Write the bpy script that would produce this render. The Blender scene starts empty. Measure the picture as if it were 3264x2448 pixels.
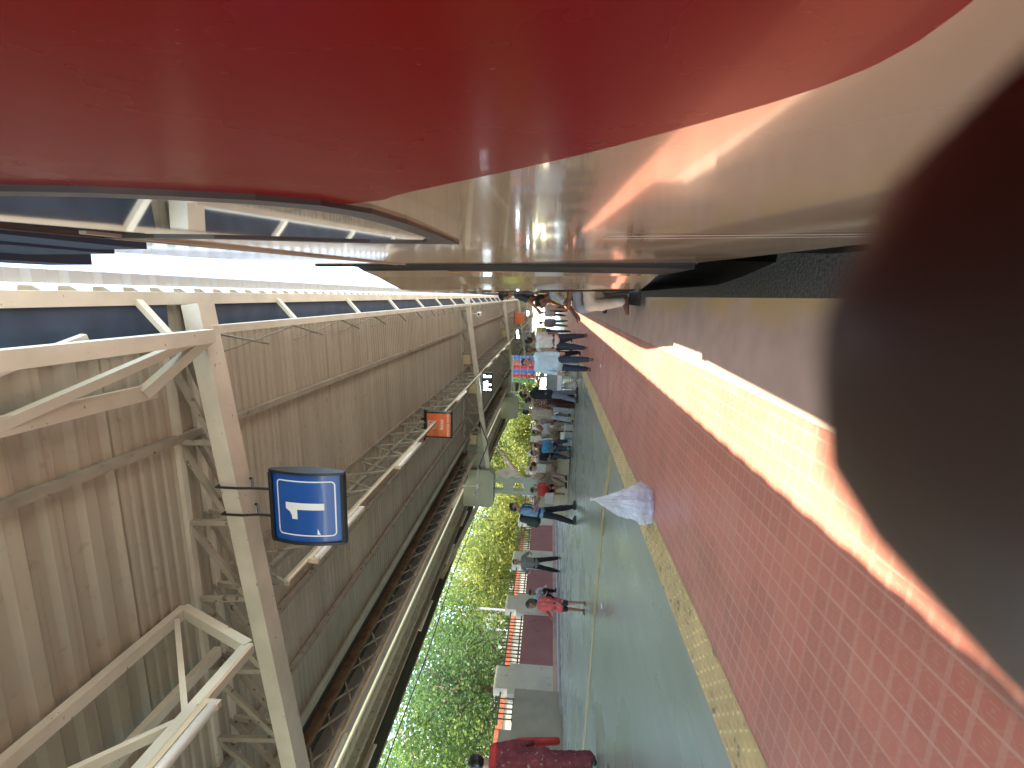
import bpy, bmesh, math, random
from math import sin, cos, pi, radians, sqrt, atan2
from mathutils import Vector, Matrix
random.seed(7)
SC = bpy.context.scene
COL = SC.collection

# ------------------------------------------------------------------ camera
S = 0.04                       # cross fall of the platform: it rises away from the track
CAMH = 1.02
def gz(x): return -S * x if x < 0.02 else 0.0
cam = bpy.data.cameras.new('camera')
cam.sensor_fit = 'HORIZONTAL'
cam.sensor_width = 3.656
cam.lens = 3.656 * 1600 / 3264
cam.clip_start = 0.001
cam.clip_end = 3000
cam.dof.use_dof = True
cam.dof.focus_distance = 5.0
cam.dof.aperture_fstop = 3.1
camo = bpy.data.objects.new('camera', cam)
COL.objects.link(camo)
_f, _rho = 1600.0, 0.022
_a = Vector((1224 - 945, 1632 - 1759, _f)).normalized()           # track direction, (right, up, forward) of the upright picture
_z0 = Vector((sin(_rho), cos(_rho), 0))
_z = (_z0 - _a * _a.dot(_z0)).normalized()
_x = _z.cross(_a)
R3 = Matrix((_x, _a, _z))                                          # world = R3 @ (right, up, forward)
wr = R3 @ Vector((1, 0, 0)); wu = R3 @ Vector((0, 1, 0)); wf = R3 @ Vector((0, 0, 1))
# the phone was held on its side: picture right is world down, picture up is world right
M = Matrix((-wu, wr, -wf)).transposed().to_4x4()
M.translation = (0, 0, CAMH)
camo.matrix_world = M
SC.camera = camo
def cw(r, u, f):               # camera space (metres) to world
    return Vector((0, 0, CAMH)) + wr * r + wu * u + wf * f

# ------------------------------------------------------------------ world, sun, exposure
w = bpy.data.worlds.new("World"); SC.world = w; w.use_nodes = True
nt = w.node_tree; nt.nodes.clear()
sky = nt.nodes.new('ShaderNodeTexSky'); sky.sky_type = 'NISHITA'; sky.sun_disc = False
SUN = Vector((0.215, 0.03, 1.0)).normalized()
sky.sun_elevation = math.asin(SUN.z); sky.sun_rotation = atan2(SUN.x, SUN.y)
sky.dust_density = 0.8; sky.air_density = 1.0
bg = nt.nodes.new('ShaderNodeBackground'); bg.inputs['Strength'].default_value = 0.15
wo = nt.nodes.new('ShaderNodeOutputWorld')
wb = nt.nodes.new('ShaderNodeMix'); wb.data_type = 'RGBA'; wb.blend_type = 'MULTIPLY'; wb.inputs[0].default_value = 1; wb.inputs[7].default_value = (1.0, 0.95, 0.84, 1)
nt.links.new(sky.outputs[0], wb.inputs[6]); nt.links.new(wb.outputs[2], bg.inputs[0]); nt.links.new(bg.outputs[0], wo.inputs[0])
sd = bpy.data.lights.new('sun', 'SUN'); sd.energy = 2.0; sd.angle = radians(0.5); sd.color = (1, 0.86, 0.68)
so = bpy.data.objects.new('sun', sd); COL.objects.link(so)
so.rotation_euler = (-SUN).to_track_quat('-Z', 'Y').to_euler()
vs = SC.view_settings; vs.view_transform = 'Standard'; vs.look = 'None'; vs.gamma = 1; vs.exposure = 3.0
SC.cycles.max_bounces = 10; SC.cycles.diffuse_bounces = 6; SC.cycles.transparent_max_bounces = 16
SC.cycles.sample_clamp_indirect = 8

# ------------------------------------------------------------------ materials
def mat(name, col, rough=0.6, spec=0.5, metal=0.0, var=0.0, vscale=4.0, bump=0.0, bscale=40.0, coat=0.0, spots=None, trans=0.0, vstretch=(1, 1, 1), alpha=1.0):
    m = bpy.data.materials.new(name); m.use_nodes = True
    n = m.node_tree; p = n.nodes['Principled BSDF']
    p.inputs['Base Color'].default_value = (*col, 1); p.inputs['Roughness'].default_value = rough
    p.inputs['Specular IOR Level'].default_value = spec; p.inputs['Metallic'].default_value = metal
    p.inputs['Coat Weight'].default_value = coat; p.inputs['Coat Roughness'].default_value = 0.04
    tc = n.nodes.new('ShaderNodeTexCoord'); mp = n.nodes.new('ShaderNodeMapping'); mp.inputs['Scale'].default_value = vstretch
    n.links.new(tc.outputs['Object'], mp.inputs[0])
    out = None
    if var > 0:
        nz = n.nodes.new('ShaderNodeTexNoise'); nz.inputs['Scale'].default_value = vscale; nz.inputs['Detail'].default_value = 6
        n.links.new(mp.outputs[0], nz.inputs['Vector'])
        mr = n.nodes.new('ShaderNodeMapRange'); mr.inputs[1].default_value = 0.3; mr.inputs[2].default_value = 0.7
        mr.inputs[3].default_value = 1 - var; mr.inputs[4].default_value = 1 + var
        n.links.new(nz.outputs[0], mr.inputs[0])
        mx = n.nodes.new('ShaderNodeMix'); mx.data_type = 'RGBA'; mx.blend_type = 'MULTIPLY'; mx.inputs[0].default_value = 1
        mx.inputs[6].default_value = (*col, 1); n.links.new(mr.outputs[0], mx.inputs[7])
        out = mx.outputs[2]
    if spots:
        nz = n.nodes.new('ShaderNodeTexNoise'); nz.inputs['Scale'].default_value = spots[1]; nz.inputs['Detail'].default_value = 5
        n.links.new(mp.outputs[0], nz.inputs['Vector'])
        mr = n.nodes.new('ShaderNodeMapRange'); mr.inputs[1].default_value = spots[2]; mr.inputs[2].default_value = spots[2] + 0.06
        n.links.new(nz.outputs[0], mr.inputs[0])
        mx = n.nodes.new('ShaderNodeMix'); mx.data_type = 'RGBA'
        n.links.new(mr.outputs[0], mx.inputs[0])
        if out: n.links.new(out, mx.inputs[6])
        else: mx.inputs[6].default_value = (*col, 1)
        mx.inputs[7].default_value = (*spots[0], 1); out = mx.outputs[2]
    if out: n.links.new(out, p.inputs['Base Color'])
    if bump > 0:
        nz = n.nodes.new('ShaderNodeTexNoise'); nz.inputs['Scale'].default_value = bscale; nz.inputs['Detail'].default_value = 4
        n.links.new(mp.outputs[0], nz.inputs['Vector'])
        b = n.nodes.new('ShaderNodeBump'); b.inputs['Strength'].default_value = bump; b.inputs['Distance'].default_value = 0.01
        n.links.new(nz.outputs[0], b.inputs['Height']); n.links.new(b.outputs[0], p.inputs['Normal'])
    if trans > 0:
        t = n.nodes.new('ShaderNodeBsdfTranslucent'); mxs = n.nodes.new('ShaderNodeMixShader'); mxs.inputs[0].default_value = trans
        if out: n.links.new(out, t.inputs[0])
        else: t.inputs[0].default_value = (*col, 1)
        o = n.nodes['Material Output']
        n.links.new(p.outputs[0], mxs.inputs[1]); n.links.new(t.outputs[0], mxs.inputs[2]); n.links.new(mxs.outputs[0], o.inputs[0])
    if alpha < 1: p.inputs['Alpha'].default_value = alpha
    return m

class NB:                      # tiny node-graph helper for the patterned materials
    def __init__(s, name):
        s.m = bpy.data.materials.new(name); s.m.use_nodes = True; s.n = s.m.node_tree
        s.p = s.n.nodes['Principled BSDF']
        tc = s.n.nodes.new('ShaderNodeTexCoord'); sp = s.n.nodes.new('ShaderNodeSeparateXYZ')
        s.n.links.new(tc.outputs['Object'], sp.inputs[0]); s.obj = tc.outputs['Object']
        s.x, s.y, s.z = sp.outputs
    def put(s, v, inp):
        if isinstance(v, (int, float)): inp.default_value = v
        elif isinstance(v, tuple): inp.default_value = (*v, 1) if len(v) == 3 else v
        else: s.n.links.new(v, inp)
    def math(s, op, a, b=0.0, c=0.0):
        k = s.n.nodes.new('ShaderNodeMath'); k.operation = op
        s.put(a, k.inputs[0]); s.put(b, k.inputs[1]); s.put(c, k.inputs[2]); return k.outputs[0]
    def mix(s, f, a, b, blend='MIX'):
        k = s.n.nodes.new('ShaderNodeMix'); k.data_type = 'RGBA'; k.blend_type = blend
        s.put(f, k.inputs[0]); s.put(a, k.inputs[6]); s.put(b, k.inputs[7]); return k.outputs[2]
    def noise(s, scale, stretch=(1, 1, 1), detail=5, lo=0.3, hi=0.7, a=0.0, b=1.0):
        mp = s.n.nodes.new('ShaderNodeMapping'); mp.inputs['Scale'].default_value = stretch
        s.n.links.new(s.obj, mp.inputs[0])
        k = s.n.nodes.new('ShaderNodeTexNoise'); k.inputs['Scale'].default_value = scale; k.inputs['Detail'].default_value = detail
        s.n.links.new(mp.outputs[0], k.inputs['Vector'])
        r = s.n.nodes.new('ShaderNodeMapRange'); 
        for i, v in enumerate((lo, hi, a, b)): r.inputs[i + 1].default_value = v
        s.n.links.new(k.outputs[0], r.inputs[0]); return r.outputs[0]
    def line(s, c, pitch, width):        # 1 on lines every pitch
        f = s.math('FRACT', s.math('DIVIDE', c, pitch))
        d = s.math('ABSOLUTE', s.math('SUBTRACT', f, 0.5))
        return s.math('GREATER_THAN', d, 0.5 - width / pitch / 2)
    def bump(s, h, strength=0.3, dist=0.01):
        b = s.n.nodes.new('ShaderNodeBump'); b.inputs['Strength'].default_value = strength; b.inputs['Distance'].default_value = dist
        s.put(h, b.inputs['Height']); s.n.links.new(b.outputs[0], s.p.inputs['Normal'])
    def done(s, col, rough=0.5, coat=0.0, spec=0.5):
        s.put(col, s.p.inputs['Base Color']); s.put(rough, s.p.inputs['Roughness']); s.put(coat, s.p.inputs['Coat Weight'])
        s.p.inputs['Coat Roughness'].default_value = 0.05; s.put(spec, s.p.inputs['Specular IOR Level'])
        return s.m

# terracotta chequer tiles
k = NB('terracotta_tile')
P = 0.082
lx = k.line(k.x, P, 0.009); ly = k.line(k.y, P, 0.017)
fx = k.math('ABSOLUTE', k.math('SUBTRACT', k.math('FRACT', k.math('DIVIDE', k.x, P)), 0.5))
fy = k.math('ABSOLUTE', k.math('SUBTRACT', k.math('FRACT', k.math('DIVIDE', k.y, P)), 0.5))
dsum = k.math('ADD', fx, fy)
diag = k.math('LESS_THAN', k.math('ABSOLUTE', k.math('SUBTRACT', dsum, 0.62)), 0.05)
dash = k.math('MULTIPLY', k.math('LESS_THAN', k.math('ABSOLUTE', k.math('SUBTRACT', fx, 0.17)), 0.022), k.math('LESS_THAN', fy, 0.17))
dot = k.math('MULTIPLY', k.math('LESS_THAN', fx, 0.06), k.math('LESS_THAN', fy, 0.06))
base = k.mix(k.noise(1.3), (0.57, 0.205, 0.145), (0.65, 0.26, 0.185))
base = k.mix(k.math('MULTIPLY', k.noise(9.0, lo=0.45, hi=0.75), 0.35), base, (0.64, 0.31, 0.21))
cmb = k.n.nodes.new('ShaderNodeCombineXYZ'); k.put(k.math('FLOOR', k.math('DIVIDE', k.x, P * 3)), cmb.inputs[0]); k.put(k.math('FLOOR', k.math('DIVIDE', k.y, P * 3)), cmb.inputs[1])
wn = k.n.nodes.new('ShaderNodeTexWhiteNoise'); wn.noise_dimensions = '2D'; k.n.links.new(cmb.outputs[0], wn.inputs['Vector'])
base = k.mix(k.math('MULTIPLY', k.math('GREATER_THAN', wn.outputs['Value'], 0.72), k.math('MULTIPLY', wn.outputs['Value'], 0.33)), base, (0.40, 0.17, 0.125))
base = k.mix(k.math('MULTIPLY', k.math('LESS_THAN', wn.outputs['Value'], 0.12), 0.35), base, (0.64, 0.33, 0.25))
base = k.mix(k.math('MULTIPLY', k.noise(38, lo=0.70, hi=0.76), 0.55), base, (0.14, 0.08, 0.06))
base = k.mix(k.math('MULTIPLY', k.noise(1.8, (1.6, .7, 1), lo=0.54, hi=0.72), 0.30), base, (0.30, 0.15, 0.11))
jit = k.mix(k.math('MULTIPLY', k.noise(0.35, lo=0.5, hi=0.8), 0.5), base, (0.66, 0.37, 0.26))
c = k.mix(k.math('MULTIPLY', diag, 0.16), jit, (0.66, 0.40, 0.29))
c = k.mix(k.math('MULTIPLY', dash, 0.3), c, (0.64, 0.4, 0.32))
c = k.mix(k.math('MULTIPLY', dot, 0.3), c, (0.6, 0.38, 0.29))
c = k.mix(k.math('MULTIPLY', k.math('MAXIMUM', lx, k.math('MULTIPLY', ly, 0.5)), k.noise(6, a=0.25, b=0.65)), c, (0.70, 0.46, 0.35))
k.bump(k.math('MULTIPLY', k.math('MAXIMUM', lx, ly), -1.0), 0.35, 0.004)
M_TILE = k.done(c, k.noise(3, a=0.34, b=0.5), spec=0.4)
# polished grey platform floor, streaked along its fall
k = NB('polished_floor')
c = k.mix(k.noise(0.5, (2.0, 0.6, 1)), (0.29, 0.315, 0.245), (0.40, 0.415, 0.325))
c = k.mix(k.math('MULTIPLY', k.noise(2.5, (3, .4, 1), lo=0.45, hi=0.8), 0.5), c, (0.46, 0.45, 0.35))
c = k.mix(k.math('MULTIPLY', k.noise(14, lo=0.62, hi=0.8), 0.4), c, (0.24, 0.25, 0.22))
c = k.mix(k.math('MULTIPLY', k.noise(0.9, (1.5, .5, 1), lo=0.52, hi=0.66), 0.38), c, (0.27, 0.28, 0.19))
c = k.mix(k.math('MULTIPLY', k.noise(60, lo=0.68, hi=0.74), 0.5), c, (0.12, 0.12, 0.10))
M_FLOOR = k.done(c, k.noise(1.1, (1.2, .7, 1), detail=2, a=0.22, b=0.36), spec=0.42)
# tactile paving paint
M_TACT = mat('tactile_yellow', (0.70, 0.52, 0.23), 0.5, var=0.16, vscale=5, spots=((0.34, 0.27, 0.16), 9, 0.62))
M_YPAINT = mat('worn_yellow_paint', (0.62, 0.45, 0.17), 0.4, var=0.2, vscale=6, spots=((0.42, 0.42, 0.34), 5, 0.58))
k = NB('edge_coping')
c = k.mix(k.noise(5), (0.52, 0.375, 0.30), (0.63, 0.47, 0.38))
ed = k.math('MULTIPLY', k.math('MULTIPLY_ADD', k.x, 9.0, 1.35), k.noise(3, (1, .5, 1), lo=0.35, hi=0.6))
ed = k.math('MAXIMUM', k.math('MINIMUM', ed, 0.8), 0.0)
c = k.mix(ed, c, (0.55, 0.38, 0.15))
M_COPING = k.done(c, 0.55)
M_CONC = mat('concrete', (0.34, 0.32, 0.28), 0.75, var=0.2, vscale=3, bump=0.2)
M_GROUND = mat('dry_earth', (0.21, 0.19, 0.10), 0.95, var=0.3, vscale=1.2, bump=0.4, bscale=8)
M_BALLAST = mat('ballast', (0.16, 0.14, 0.12), 0.95, var=0.4, vscale=30, bump=0.8, bscale=30)
# coach paint: red above a swoosh, cream below it
def coach_paint(name, stops, upper=None):
    k = NB(name)
    r = k.n.nodes.new('ShaderNodeValToRGB'); e = r.color_ramp.elements; r.color_ramp.interpolation = 'LINEAR'
    while len(e) > 1: e.remove(e[0])
    e[0].position = stops[0][0]; e[0].color = (stops[0][1],) * 3 + (1,)
    for p_, v in stops[1:]:
        q = e.new(p_); q.color = (v,) * 3 + (1,)
    L = upper or 2.0
    k.n.links.new(k.math('DIVIDE', k.y, L), r.inputs[0])
    sc_ = k.n.nodes.new('ShaderNodeSeparateColor'); k.n.links.new(r.outputs[0], sc_.inputs[0])
    red = k.math('GREATER_THAN', k.math('DIVIDE', k.z, 4.0), sc_.outputs[0])
    cream = k.mix(k.noise(2.0), (0.34, 0.22, 0.135), (0.39, 0.26, 0.16))
    cream = k.mix(k.math('MULTIPLY', k.noise(120, (1, 1, .5), lo=0.70, hi=0.77), 0.5), cream, (0.48, 0.38, 0.27))
    redc = k.mix(k.noise(1.6, (1, 1, .4)), (0.13, 0.0025, 0.003), (0.185, 0.005, 0.006))
    redc = k.mix(k.math('MULTIPLY', k.noise(170, (1, 1, .6), lo=0.72, hi=0.78), 0.3), redc, (0.6, 0.2, 0.12))
    c = k.mix(red, cream, redc)
    k.bump(k.noise(2.2, (1, 1, .5), detail=1, lo=0.0, hi=1.0), 0.09, 0.02)
    return k.done(c, k.math('MULTIPLY_ADD', red, .12, k.noise(3.5, a=0.10, b=0.19)), coat=k.math('MULTIPLY_ADD', red, -.55, .6), spec=k.math('MULTIPLY_ADD', red, -.50, .58))
st1 = [(0.0, 0.88), (0.109, 0.873), (0.12, 0.862), (0.142, 0.862), (0.16, 0.89), (0.183, 0.93), (0.214, 0.985), (0.25, 1.064), (0.282, 1.145), (0.328, 1.25), (0.345, 1.30), (0.349, 4.0)]
def smooth_stops(st, n=27):
    core = st[:-2]; out = []
    for i in range(n):
        y = core[0][0] + (core[-1][0] - core[0][0]) * (i / (n - 1)); v = 0; wt = 0
        for q in range(-8, 9):
            yy = y + q * .004; yy2 = min(max(yy, core[0][0]), core[-1][0])
            for (a, va), (c_, vc) in zip(core, core[1:]):
                if yy2 <= c_: val = va + (vc - va) * (yy2 - a) / (c_ - a); break
            v += val * (9 - abs(q)); wt += 9 - abs(q)
        out.append((y, v / wt))
    return out + st[-2:]
M_COACH1 = coach_paint('coach_livery', [(p, v / 4) for p, v in smooth_stops(st1)])
M_COACH2 = coach_paint('second_coach_livery', [(0, 1.0), (0.30, 1.0), (0.31, .62), (0.5, 0.46), (0.9, 0.42)], upper=26.0)
M_DARKRUB = mat('black_rubber', (0.012, 0.011, 0.011), 0.6)
M_FRAME = mat('window_frame_grey', (0.055, 0.048, 0.05), 0.35, var=0.15)
M_GLASS = mat('dark_window_glass', (0.02, 0.022, 0.026), 0.03, spec=0.9, coat=1.0)
M_ROOFGREY = mat('coach_roof', (0.40, 0.38, 0.34), 0.5, var=0.2)
M_HOOD = mat('hood_blue_grey', (0.04, 0.075, 0.14), 0.6, spec=.3)
M_UNDER = mat('underframe', (0.022, 0.018, 0.015), 0.8, var=0.3)
M_SUNLIT_EDGE = mat('painted_sunlit_edge', (0.60, 0.20, 0.06), 0.4)  # orange stands for sunlight on a coach edge
M_STEEL = mat('painted_steel', (0.62, 0.60, 0.51), 0.5, var=0.12, vscale=3, spots=((0.30, 0.22, 0.14), 24, 0.68))
M_STEEL2 = mat('dusty_steel', (0.31, 0.29, 0.235), 0.6, var=0.2, vscale=5, spots=((0.15, 0.10, 0.07), 14, 0.62))
M_STEELG = mat('greenish_steel', (0.31, 0.34, 0.285), 0.5, var=0.12, vscale=2)
k = NB('roof_sheet')
c = k.mix(k.noise(0.8, (1, .3, 1)), (0.40, 0.385, 0.31), (0.50, 0.48, 0.39))
c = k.mix(k.math('MULTIPLY', k.noise(0.7, (.2, 6, 1), lo=0.4, hi=0.7), 0.55), c, (0.30, 0.275, 0.225))
c = k.mix(k.math('MULTIPLY', k.noise(12, lo=0.6, hi=0.8), 0.3), c, (0.2, 0.16, 0.12))
c = k.mix(k.math('MULTIPLY', k.noise(3.0, (.12, 5, 1), lo=0.58, hi=0.72), 0.45), c, (0.27, 0.20, 0.135))
c = k.mix(k.math('MULTIPLY', k.noise(7.0, (1, 1, 1), lo=0.64, hi=0.74), 0.4), c, (0.22, 0.16, 0.11))
M_SHEET = k.done(c, 0.5, spec=0.4)
M_LIP = mat('fibre_lip_sheet', (0.34, 0.36, 0.37), 0.6)
M_ROOFSHADE = mat('painted_roof_shade', (0.035, 0.06, 0.11), 0.6, var=.3)  # dark blue tone that paints shade under the roof edge
M_SKYLIGHT = mat('skylight_sheet', (0.70, 0.68, 0.46), 0.6, trans=0.16)
M_GUTTER = mat('gutter_grey', (0.46, 0.43, 0.40), 0.5, var=0.08)
M_FASCIA = mat('dark_fascia', (0.06, 0.075, 0.06), 0.6, var=0.2)
M_CABLE = mat('black_cable', (0.015, 0.016, 0.018), 0.6)
M_TUBE = mat('lamp_tube_white', (0.80, 0.79, 0.74), 0.3, coat=0.3)
M_CONDUIT = mat('conduit_cream', (0.62, 0.52, 0.38), 0.5, var=0.1)
M_TEAL = mat('teal_pipe', (0.09, 0.21, 0.22), 0.5)
M_BLACK = mat('black_plastic', (0.016, 0.017, 0.02), 0.4)
M_BLUE = mat('sign_blue', (0.010, 0.085, 0.36), 0.28, coat=0.4, var=0.06, vscale=6)
M_WHITE = mat('sign_white', (0.80, 0.81, 0.83), 0.4)
M_ORANGE = mat('sign_orange', (0.72, 0.17, 0.065), 0.35)
M_PALEO = mat('sign_pale', (0.95, 0.85, 0.78), 0.4)
M_BOX = mat('beige_box', (0.56, 0.49, 0.30), 0.5, var=0.08)
M_WALLW = mat('wall_offwhite', (0.58, 0.56, 0.49), 0.8, var=0.12, vscale=1.5, spots=((0.42, 0.40, 0.34), 4, 0.62), bump=0.1)
M_WALLM = mat('wall_maroon', (0.33, 0.15, 0.155), 0.75, var=0.15, vscale=1.2, spots=((0.26, 0.11, 0.10), 4, 0.64))
M_WALLG = mat('wall_grey', (0.33, 0.31, 0.26), 0.8, var=0.15, vscale=2, bump=0.1)
M_PINK = mat('plinth_pink', (0.50, 0.36, 0.31), 0.75, var=0.2, vscale=2)
M_RAIL = mat('railing_dark_green', (0.02, 0.035, 0.025), 0.5)
M_BRICK = mat('orange_brick', (0.55, 0.16, 0.075), 0.8, var=0.35, vscale=6)
M_BENCH = mat('bench_stone', (0.42, 0.36, 0.25), 0.55, var=0.15, vscale=2.5, spots=((0.2, 0.18, 0.15), 6, 0.68))
M_BARK = mat('bark', (0.20, 0.14, 0.09), 0.9, var=0.35, vscale=6, bump=0.5, bscale=12)
M_BARKP = mat('pale_bark', (0.50, 0.38, 0.28), 0.9, var=0.3, vscale=4)
def leafmat(name, col, t=0.5):
    m = mat(name, col, 0.45, var=0.45, vscale=1.1, trans=t); return m
M_LEAF = [leafmat('leaf_green', (0.155, 0.24, 0.055), .65), leafmat('leaf_yellow_green', (0.28, 0.32, 0.075), .65), leafmat('leaf_deep_green', (0.11, 0.19, 0.06), .6)]

# ------------------------------------------------------------------ mesh helpers
class MB:
    def __init__(s): s.v = []; s.f = []; s.mi = []
    def add(s, vs, fs, mi=0):
        o = len(s.v); s.v += [Vector(p) for p in vs]; s.f += [[o + i for i in f] for f in fs]; s.mi += [mi] * len(fs); return s
    def box(s, a, b, mi=0):
        x0, y0, z0 = a; x1, y1, z1 = b
        return s.add([(x0, y0, z0), (x1, y0, z0), (x1, y1, z0), (x0, y1, z0), (x0, y0, z1), (x1, y0, z1), (x1, y1, z1), (x0, y1, z1)],
                     [(0, 3, 2, 1), (4, 5, 6, 7), (0, 1, 5, 4), (1, 2, 6, 5), (2, 3, 7, 6), (3, 0, 4, 7)], mi)
    def beam(s, p, q, wd, h=None, up=(0, 0, 1), mi=0):
        p = Vector(p); q = Vector(q); d = (q - p).normalized(); h = h or wd
        up = Vector(up)
        if abs(d.dot(up)) > 0.98: up = Vector((0, 1, 0))
        sx = d.cross(up).normalized(); uz = sx.cross(d).normalized()
        vs = []
        for c in (p, q):
            for a, b in ((-1, -1), (1, -1), (1, 1), (-1, 1)): vs.append(c + sx * a * wd / 2 + uz * b * h / 2)
        return s.add(vs, [(0, 1, 2, 3), (7, 6, 5, 4), (0, 4, 5, 1), (1, 5, 6, 2), (2, 6, 7, 3), (3, 7, 4, 0)], mi)
    def tube(s, pts, r, n=8, mi=0, cap=True):
        pts = [Vector(p) for p in pts]; rs = r if isinstance(r, (list, tuple)) else [r] * len(pts)
        o = len(s.v); ref = None
        for i, p in enumerate(pts):
            d = (pts[min(i + 1, len(pts) - 1)] - pts[max(i - 1, 0)]).normalized()
            if ref is None:
                ref = Vector((0, 0, 1)) if abs(d.z) < 0.9 else Vector((1, 0, 0))
            sx = d.cross(ref).normalized(); uz = sx.cross(d).normalized(); ref = uz
            for j in range(n):
                a = 2 * pi * j / n; s.v.append(p + sx * cos(a) * rs[i] + uz * sin(a) * rs[i])
        for i in range(len(pts) - 1):
            for j in range(n):
                a = o + i * n + j; b = o + i * n + (j + 1) % n
                s.f.append([a, b, b + n, a + n]); s.mi.append(mi)
        if cap:
            s.f.append([o + j for j in range(n)][::-1]); s.f.append([o + (len(pts) - 1) * n + j for j in range(n)]); s.mi += [mi, mi]
        return s
    def prism(s, poly, d, mi=0):       # planar polygon extruded by vector d
        n = len(poly); poly = [Vector(p) for p in poly]; d = Vector(d)
        return s.add(poly + [p + d for p in poly], [list(range(n))[::-1], list(range(n, 2 * n))] + [[i, (i + 1) % n, n + (i + 1) % n, n + i] for i in range(n)], mi)
    def ball(s, c, r, sc=(1, 1, 1), n=10, mi=0):
        c = Vector(c); vs = []; fs = []; m = n // 2 + 1
        for i in range(1, m):
            t = pi * i / m
            for j in range(n): vs.append(c + Vector((sin(t) * cos(2 * pi * j / n) * r * sc[0], sin(t) * sin(2 * pi * j / n) * r * sc[1], cos(t) * r * sc[2])))
        top = len(vs); vs += [c + Vector((0, 0, r * sc[2])), c - Vector((0, 0, r * sc[2]))]
        for i in range(m - 2):
            for j in range(n): fs.append((i * n + j, (i + 1) * n + j, (i + 1) * n + (j + 1) % n, i * n + (j + 1) % n))
        for j in range(n):
            fs.append((top, j, (j + 1) % n)); fs.append((top + 1, (m - 2) * n + (j + 1) % n, (m - 2) * n + j))
        return s.add(vs, fs, mi)
    def capsule(s, a, b, ra, rb, n=10):
        a = Vector(a); b = Vector(b); d = b - a; L = d.length
        if L < 1e-6: return s.ball(a, max(ra, rb), n=n)
        d /= L; pts = []; rs = []
        for t in (80, 50, 20): pts.append(a - d * ra * sin(radians(t))); rs.append(ra * cos(radians(t)))
        pts.append(a); rs.append(ra); pts.append(b); rs.append(rb)
        for t in (20, 50, 80): pts.append(b + d * rb * sin(radians(t))); rs.append(rb * cos(radians(t)))
        return s.tube(pts, rs, n)
    def mapped(s, fn): s.v = [Vector(fn(p)) for p in s.v]; return s
    def build(s, name, mats, parent=None, smooth=False):
        me = bpy.data.meshes.new(name); me.from_pydata([tuple(p) for p in s.v], [], s.f)
        mats = mats if isinstance(mats, (list, tuple)) else [mats]
        for m in mats: me.materials.append(m)
        me.polygons.foreach_set('material_index', s.mi)
        if smooth: me.polygons.foreach_set('use_smooth', [True] * len(s.f))
        me.update()
        return link(name, me, parent)
def link(name, me, parent=None):
    o = bpy.data.objects.new(name, me); COL.objects.link(o)
    if parent: o.parent = parent; 
    return o
def recentre(o):                 # put a parentless mesh's origin at its base
    vs = [v.co.copy() for v in o.data.vertices]
    c = Vector(((min(v.x for v in vs) + max(v.x for v in vs)) / 2, (min(v.y for v in vs) + max(v.y for v in vs)) / 2, min(v.z for v in vs)))
    o.data.transform(Matrix.Translation(-c)); o.location = c; return o
def tag(o, label, cat, group=None):
    o['label'] = label; o['category'] = cat
    if group: o['group'] = group
    return o
def thing(name, label, cat, loc=(0, 0, 0), rz=0, group=None):
    o = bpy.data.objects.new(name, None); COL.objects.link(o); o.location = loc; o.rotation_euler = (0, 0, rz); o.empty_display_size = 0.1
    return tag(o, label, cat, group)
def struct(o): o['kind'] = 'structure'; return o
def dup(o, loc=None, rz=None, label=None, parent=None):
    r = o.copy(); COL.objects.link(r)
    if parent: r.parent = parent
    if loc is not None: r.location = loc
    if rz is not None: r.rotation_euler = (0, 0, rz)
    if label: r['label'] = label
    for ch in list(o.children): dup(ch, parent=r)
    return r

# ------------------------------------------------------------------ ground
def sheet(x0, x1, y0, y1, dz, name, m, nx=1):
    b = MB(); b.add([(x0, y0, gz(x0) + dz), (x1, y0, gz(x1) + dz), (x1, y1, gz(x1) + dz), (x0, y1, gz(x0) + dz)], [(0, 1, 2, 3)])
    return struct(b.build(name, m))
XE = 0.015
sheet(-11.4, XE, -12, 160, 0, 'platform_floor', M_FLOOR)
sheet(-1.862, -0.452, -12, 160, 0.004, 'tile_paving', M_TILE)
sheet(-0.448, XE, -12, 160, 0.004, 'platform_coping', M_COPING)
b = MB(); b.box((XE - 0.3, -12, -1.15), (XE - 0.004, 160, -0.02)); struct(b.build('platform_face', M_CONC))
b = MB(); b.box((XE - 0.01, -400, -1.35), (1500, 1500, -1.1)); struct(b.build('track_bed', M_BALLAST))
b = MB(); b.add([(-1500, -1500, 0.40), (-11.3, -1500, 0.40), (-11.3, 1500, 0.40), (-1500, 1500, 0.40)], [(0, 1, 2, 3)]); struct(b.build('earth_ground', M_GROUND))
# tactile paving: strip with raised bars
b = MB(); x0, x1 = -2.18, -1.866
b.add([(x0, -3, gz(x0) + .004), (x1, -3, gz(x1) + .004), (x1, 75, gz(x1) + .004), (x0, 75, gz(x0) + .004)], [(0, 1, 2, 3)])
for i in range(6):
    cx = x0 + 0.03 + i * 0.0505
    y = 0.4 + (i % 2) * 0.05
    while y < 14:
        z = gz(cx) + .004
        b.add([(cx - .011, y - .028, z), (cx + .011, y - .028, z), (cx + .011, y + .028, z), (cx - .011, y + .028, z), (cx - .006, y - .02, z + .006), (cx + .006, y - .02, z + .006), (cx + .006, y + .02, z + .006), (cx - .006, y + .02, z + .006)],
              [(4, 5, 6, 7), (0, 1, 5, 4), (1, 2, 6, 5), (2, 3, 7, 6), (3, 0, 4, 7)])
        y += 0.10
struct(b.build('tactile_paving', M_TACT))
b = MB(); pts = [(-2.21, 7.0), (-3.06, 7.25), (-4.5, 7.12), (-7.0, 6.8), (-9.5, 6.5)]
for (xa, ya), (xb, yb) in zip(pts, pts[1:]):
    b.add([(xa, ya - .12, gz(xa) + .004), (xb, yb - .12, gz(xb) + .004), (xb, yb + .12, gz(xb) + .004), (xa, ya + .12, gz(xa) + .004)], [(3, 2, 1, 0)])
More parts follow.
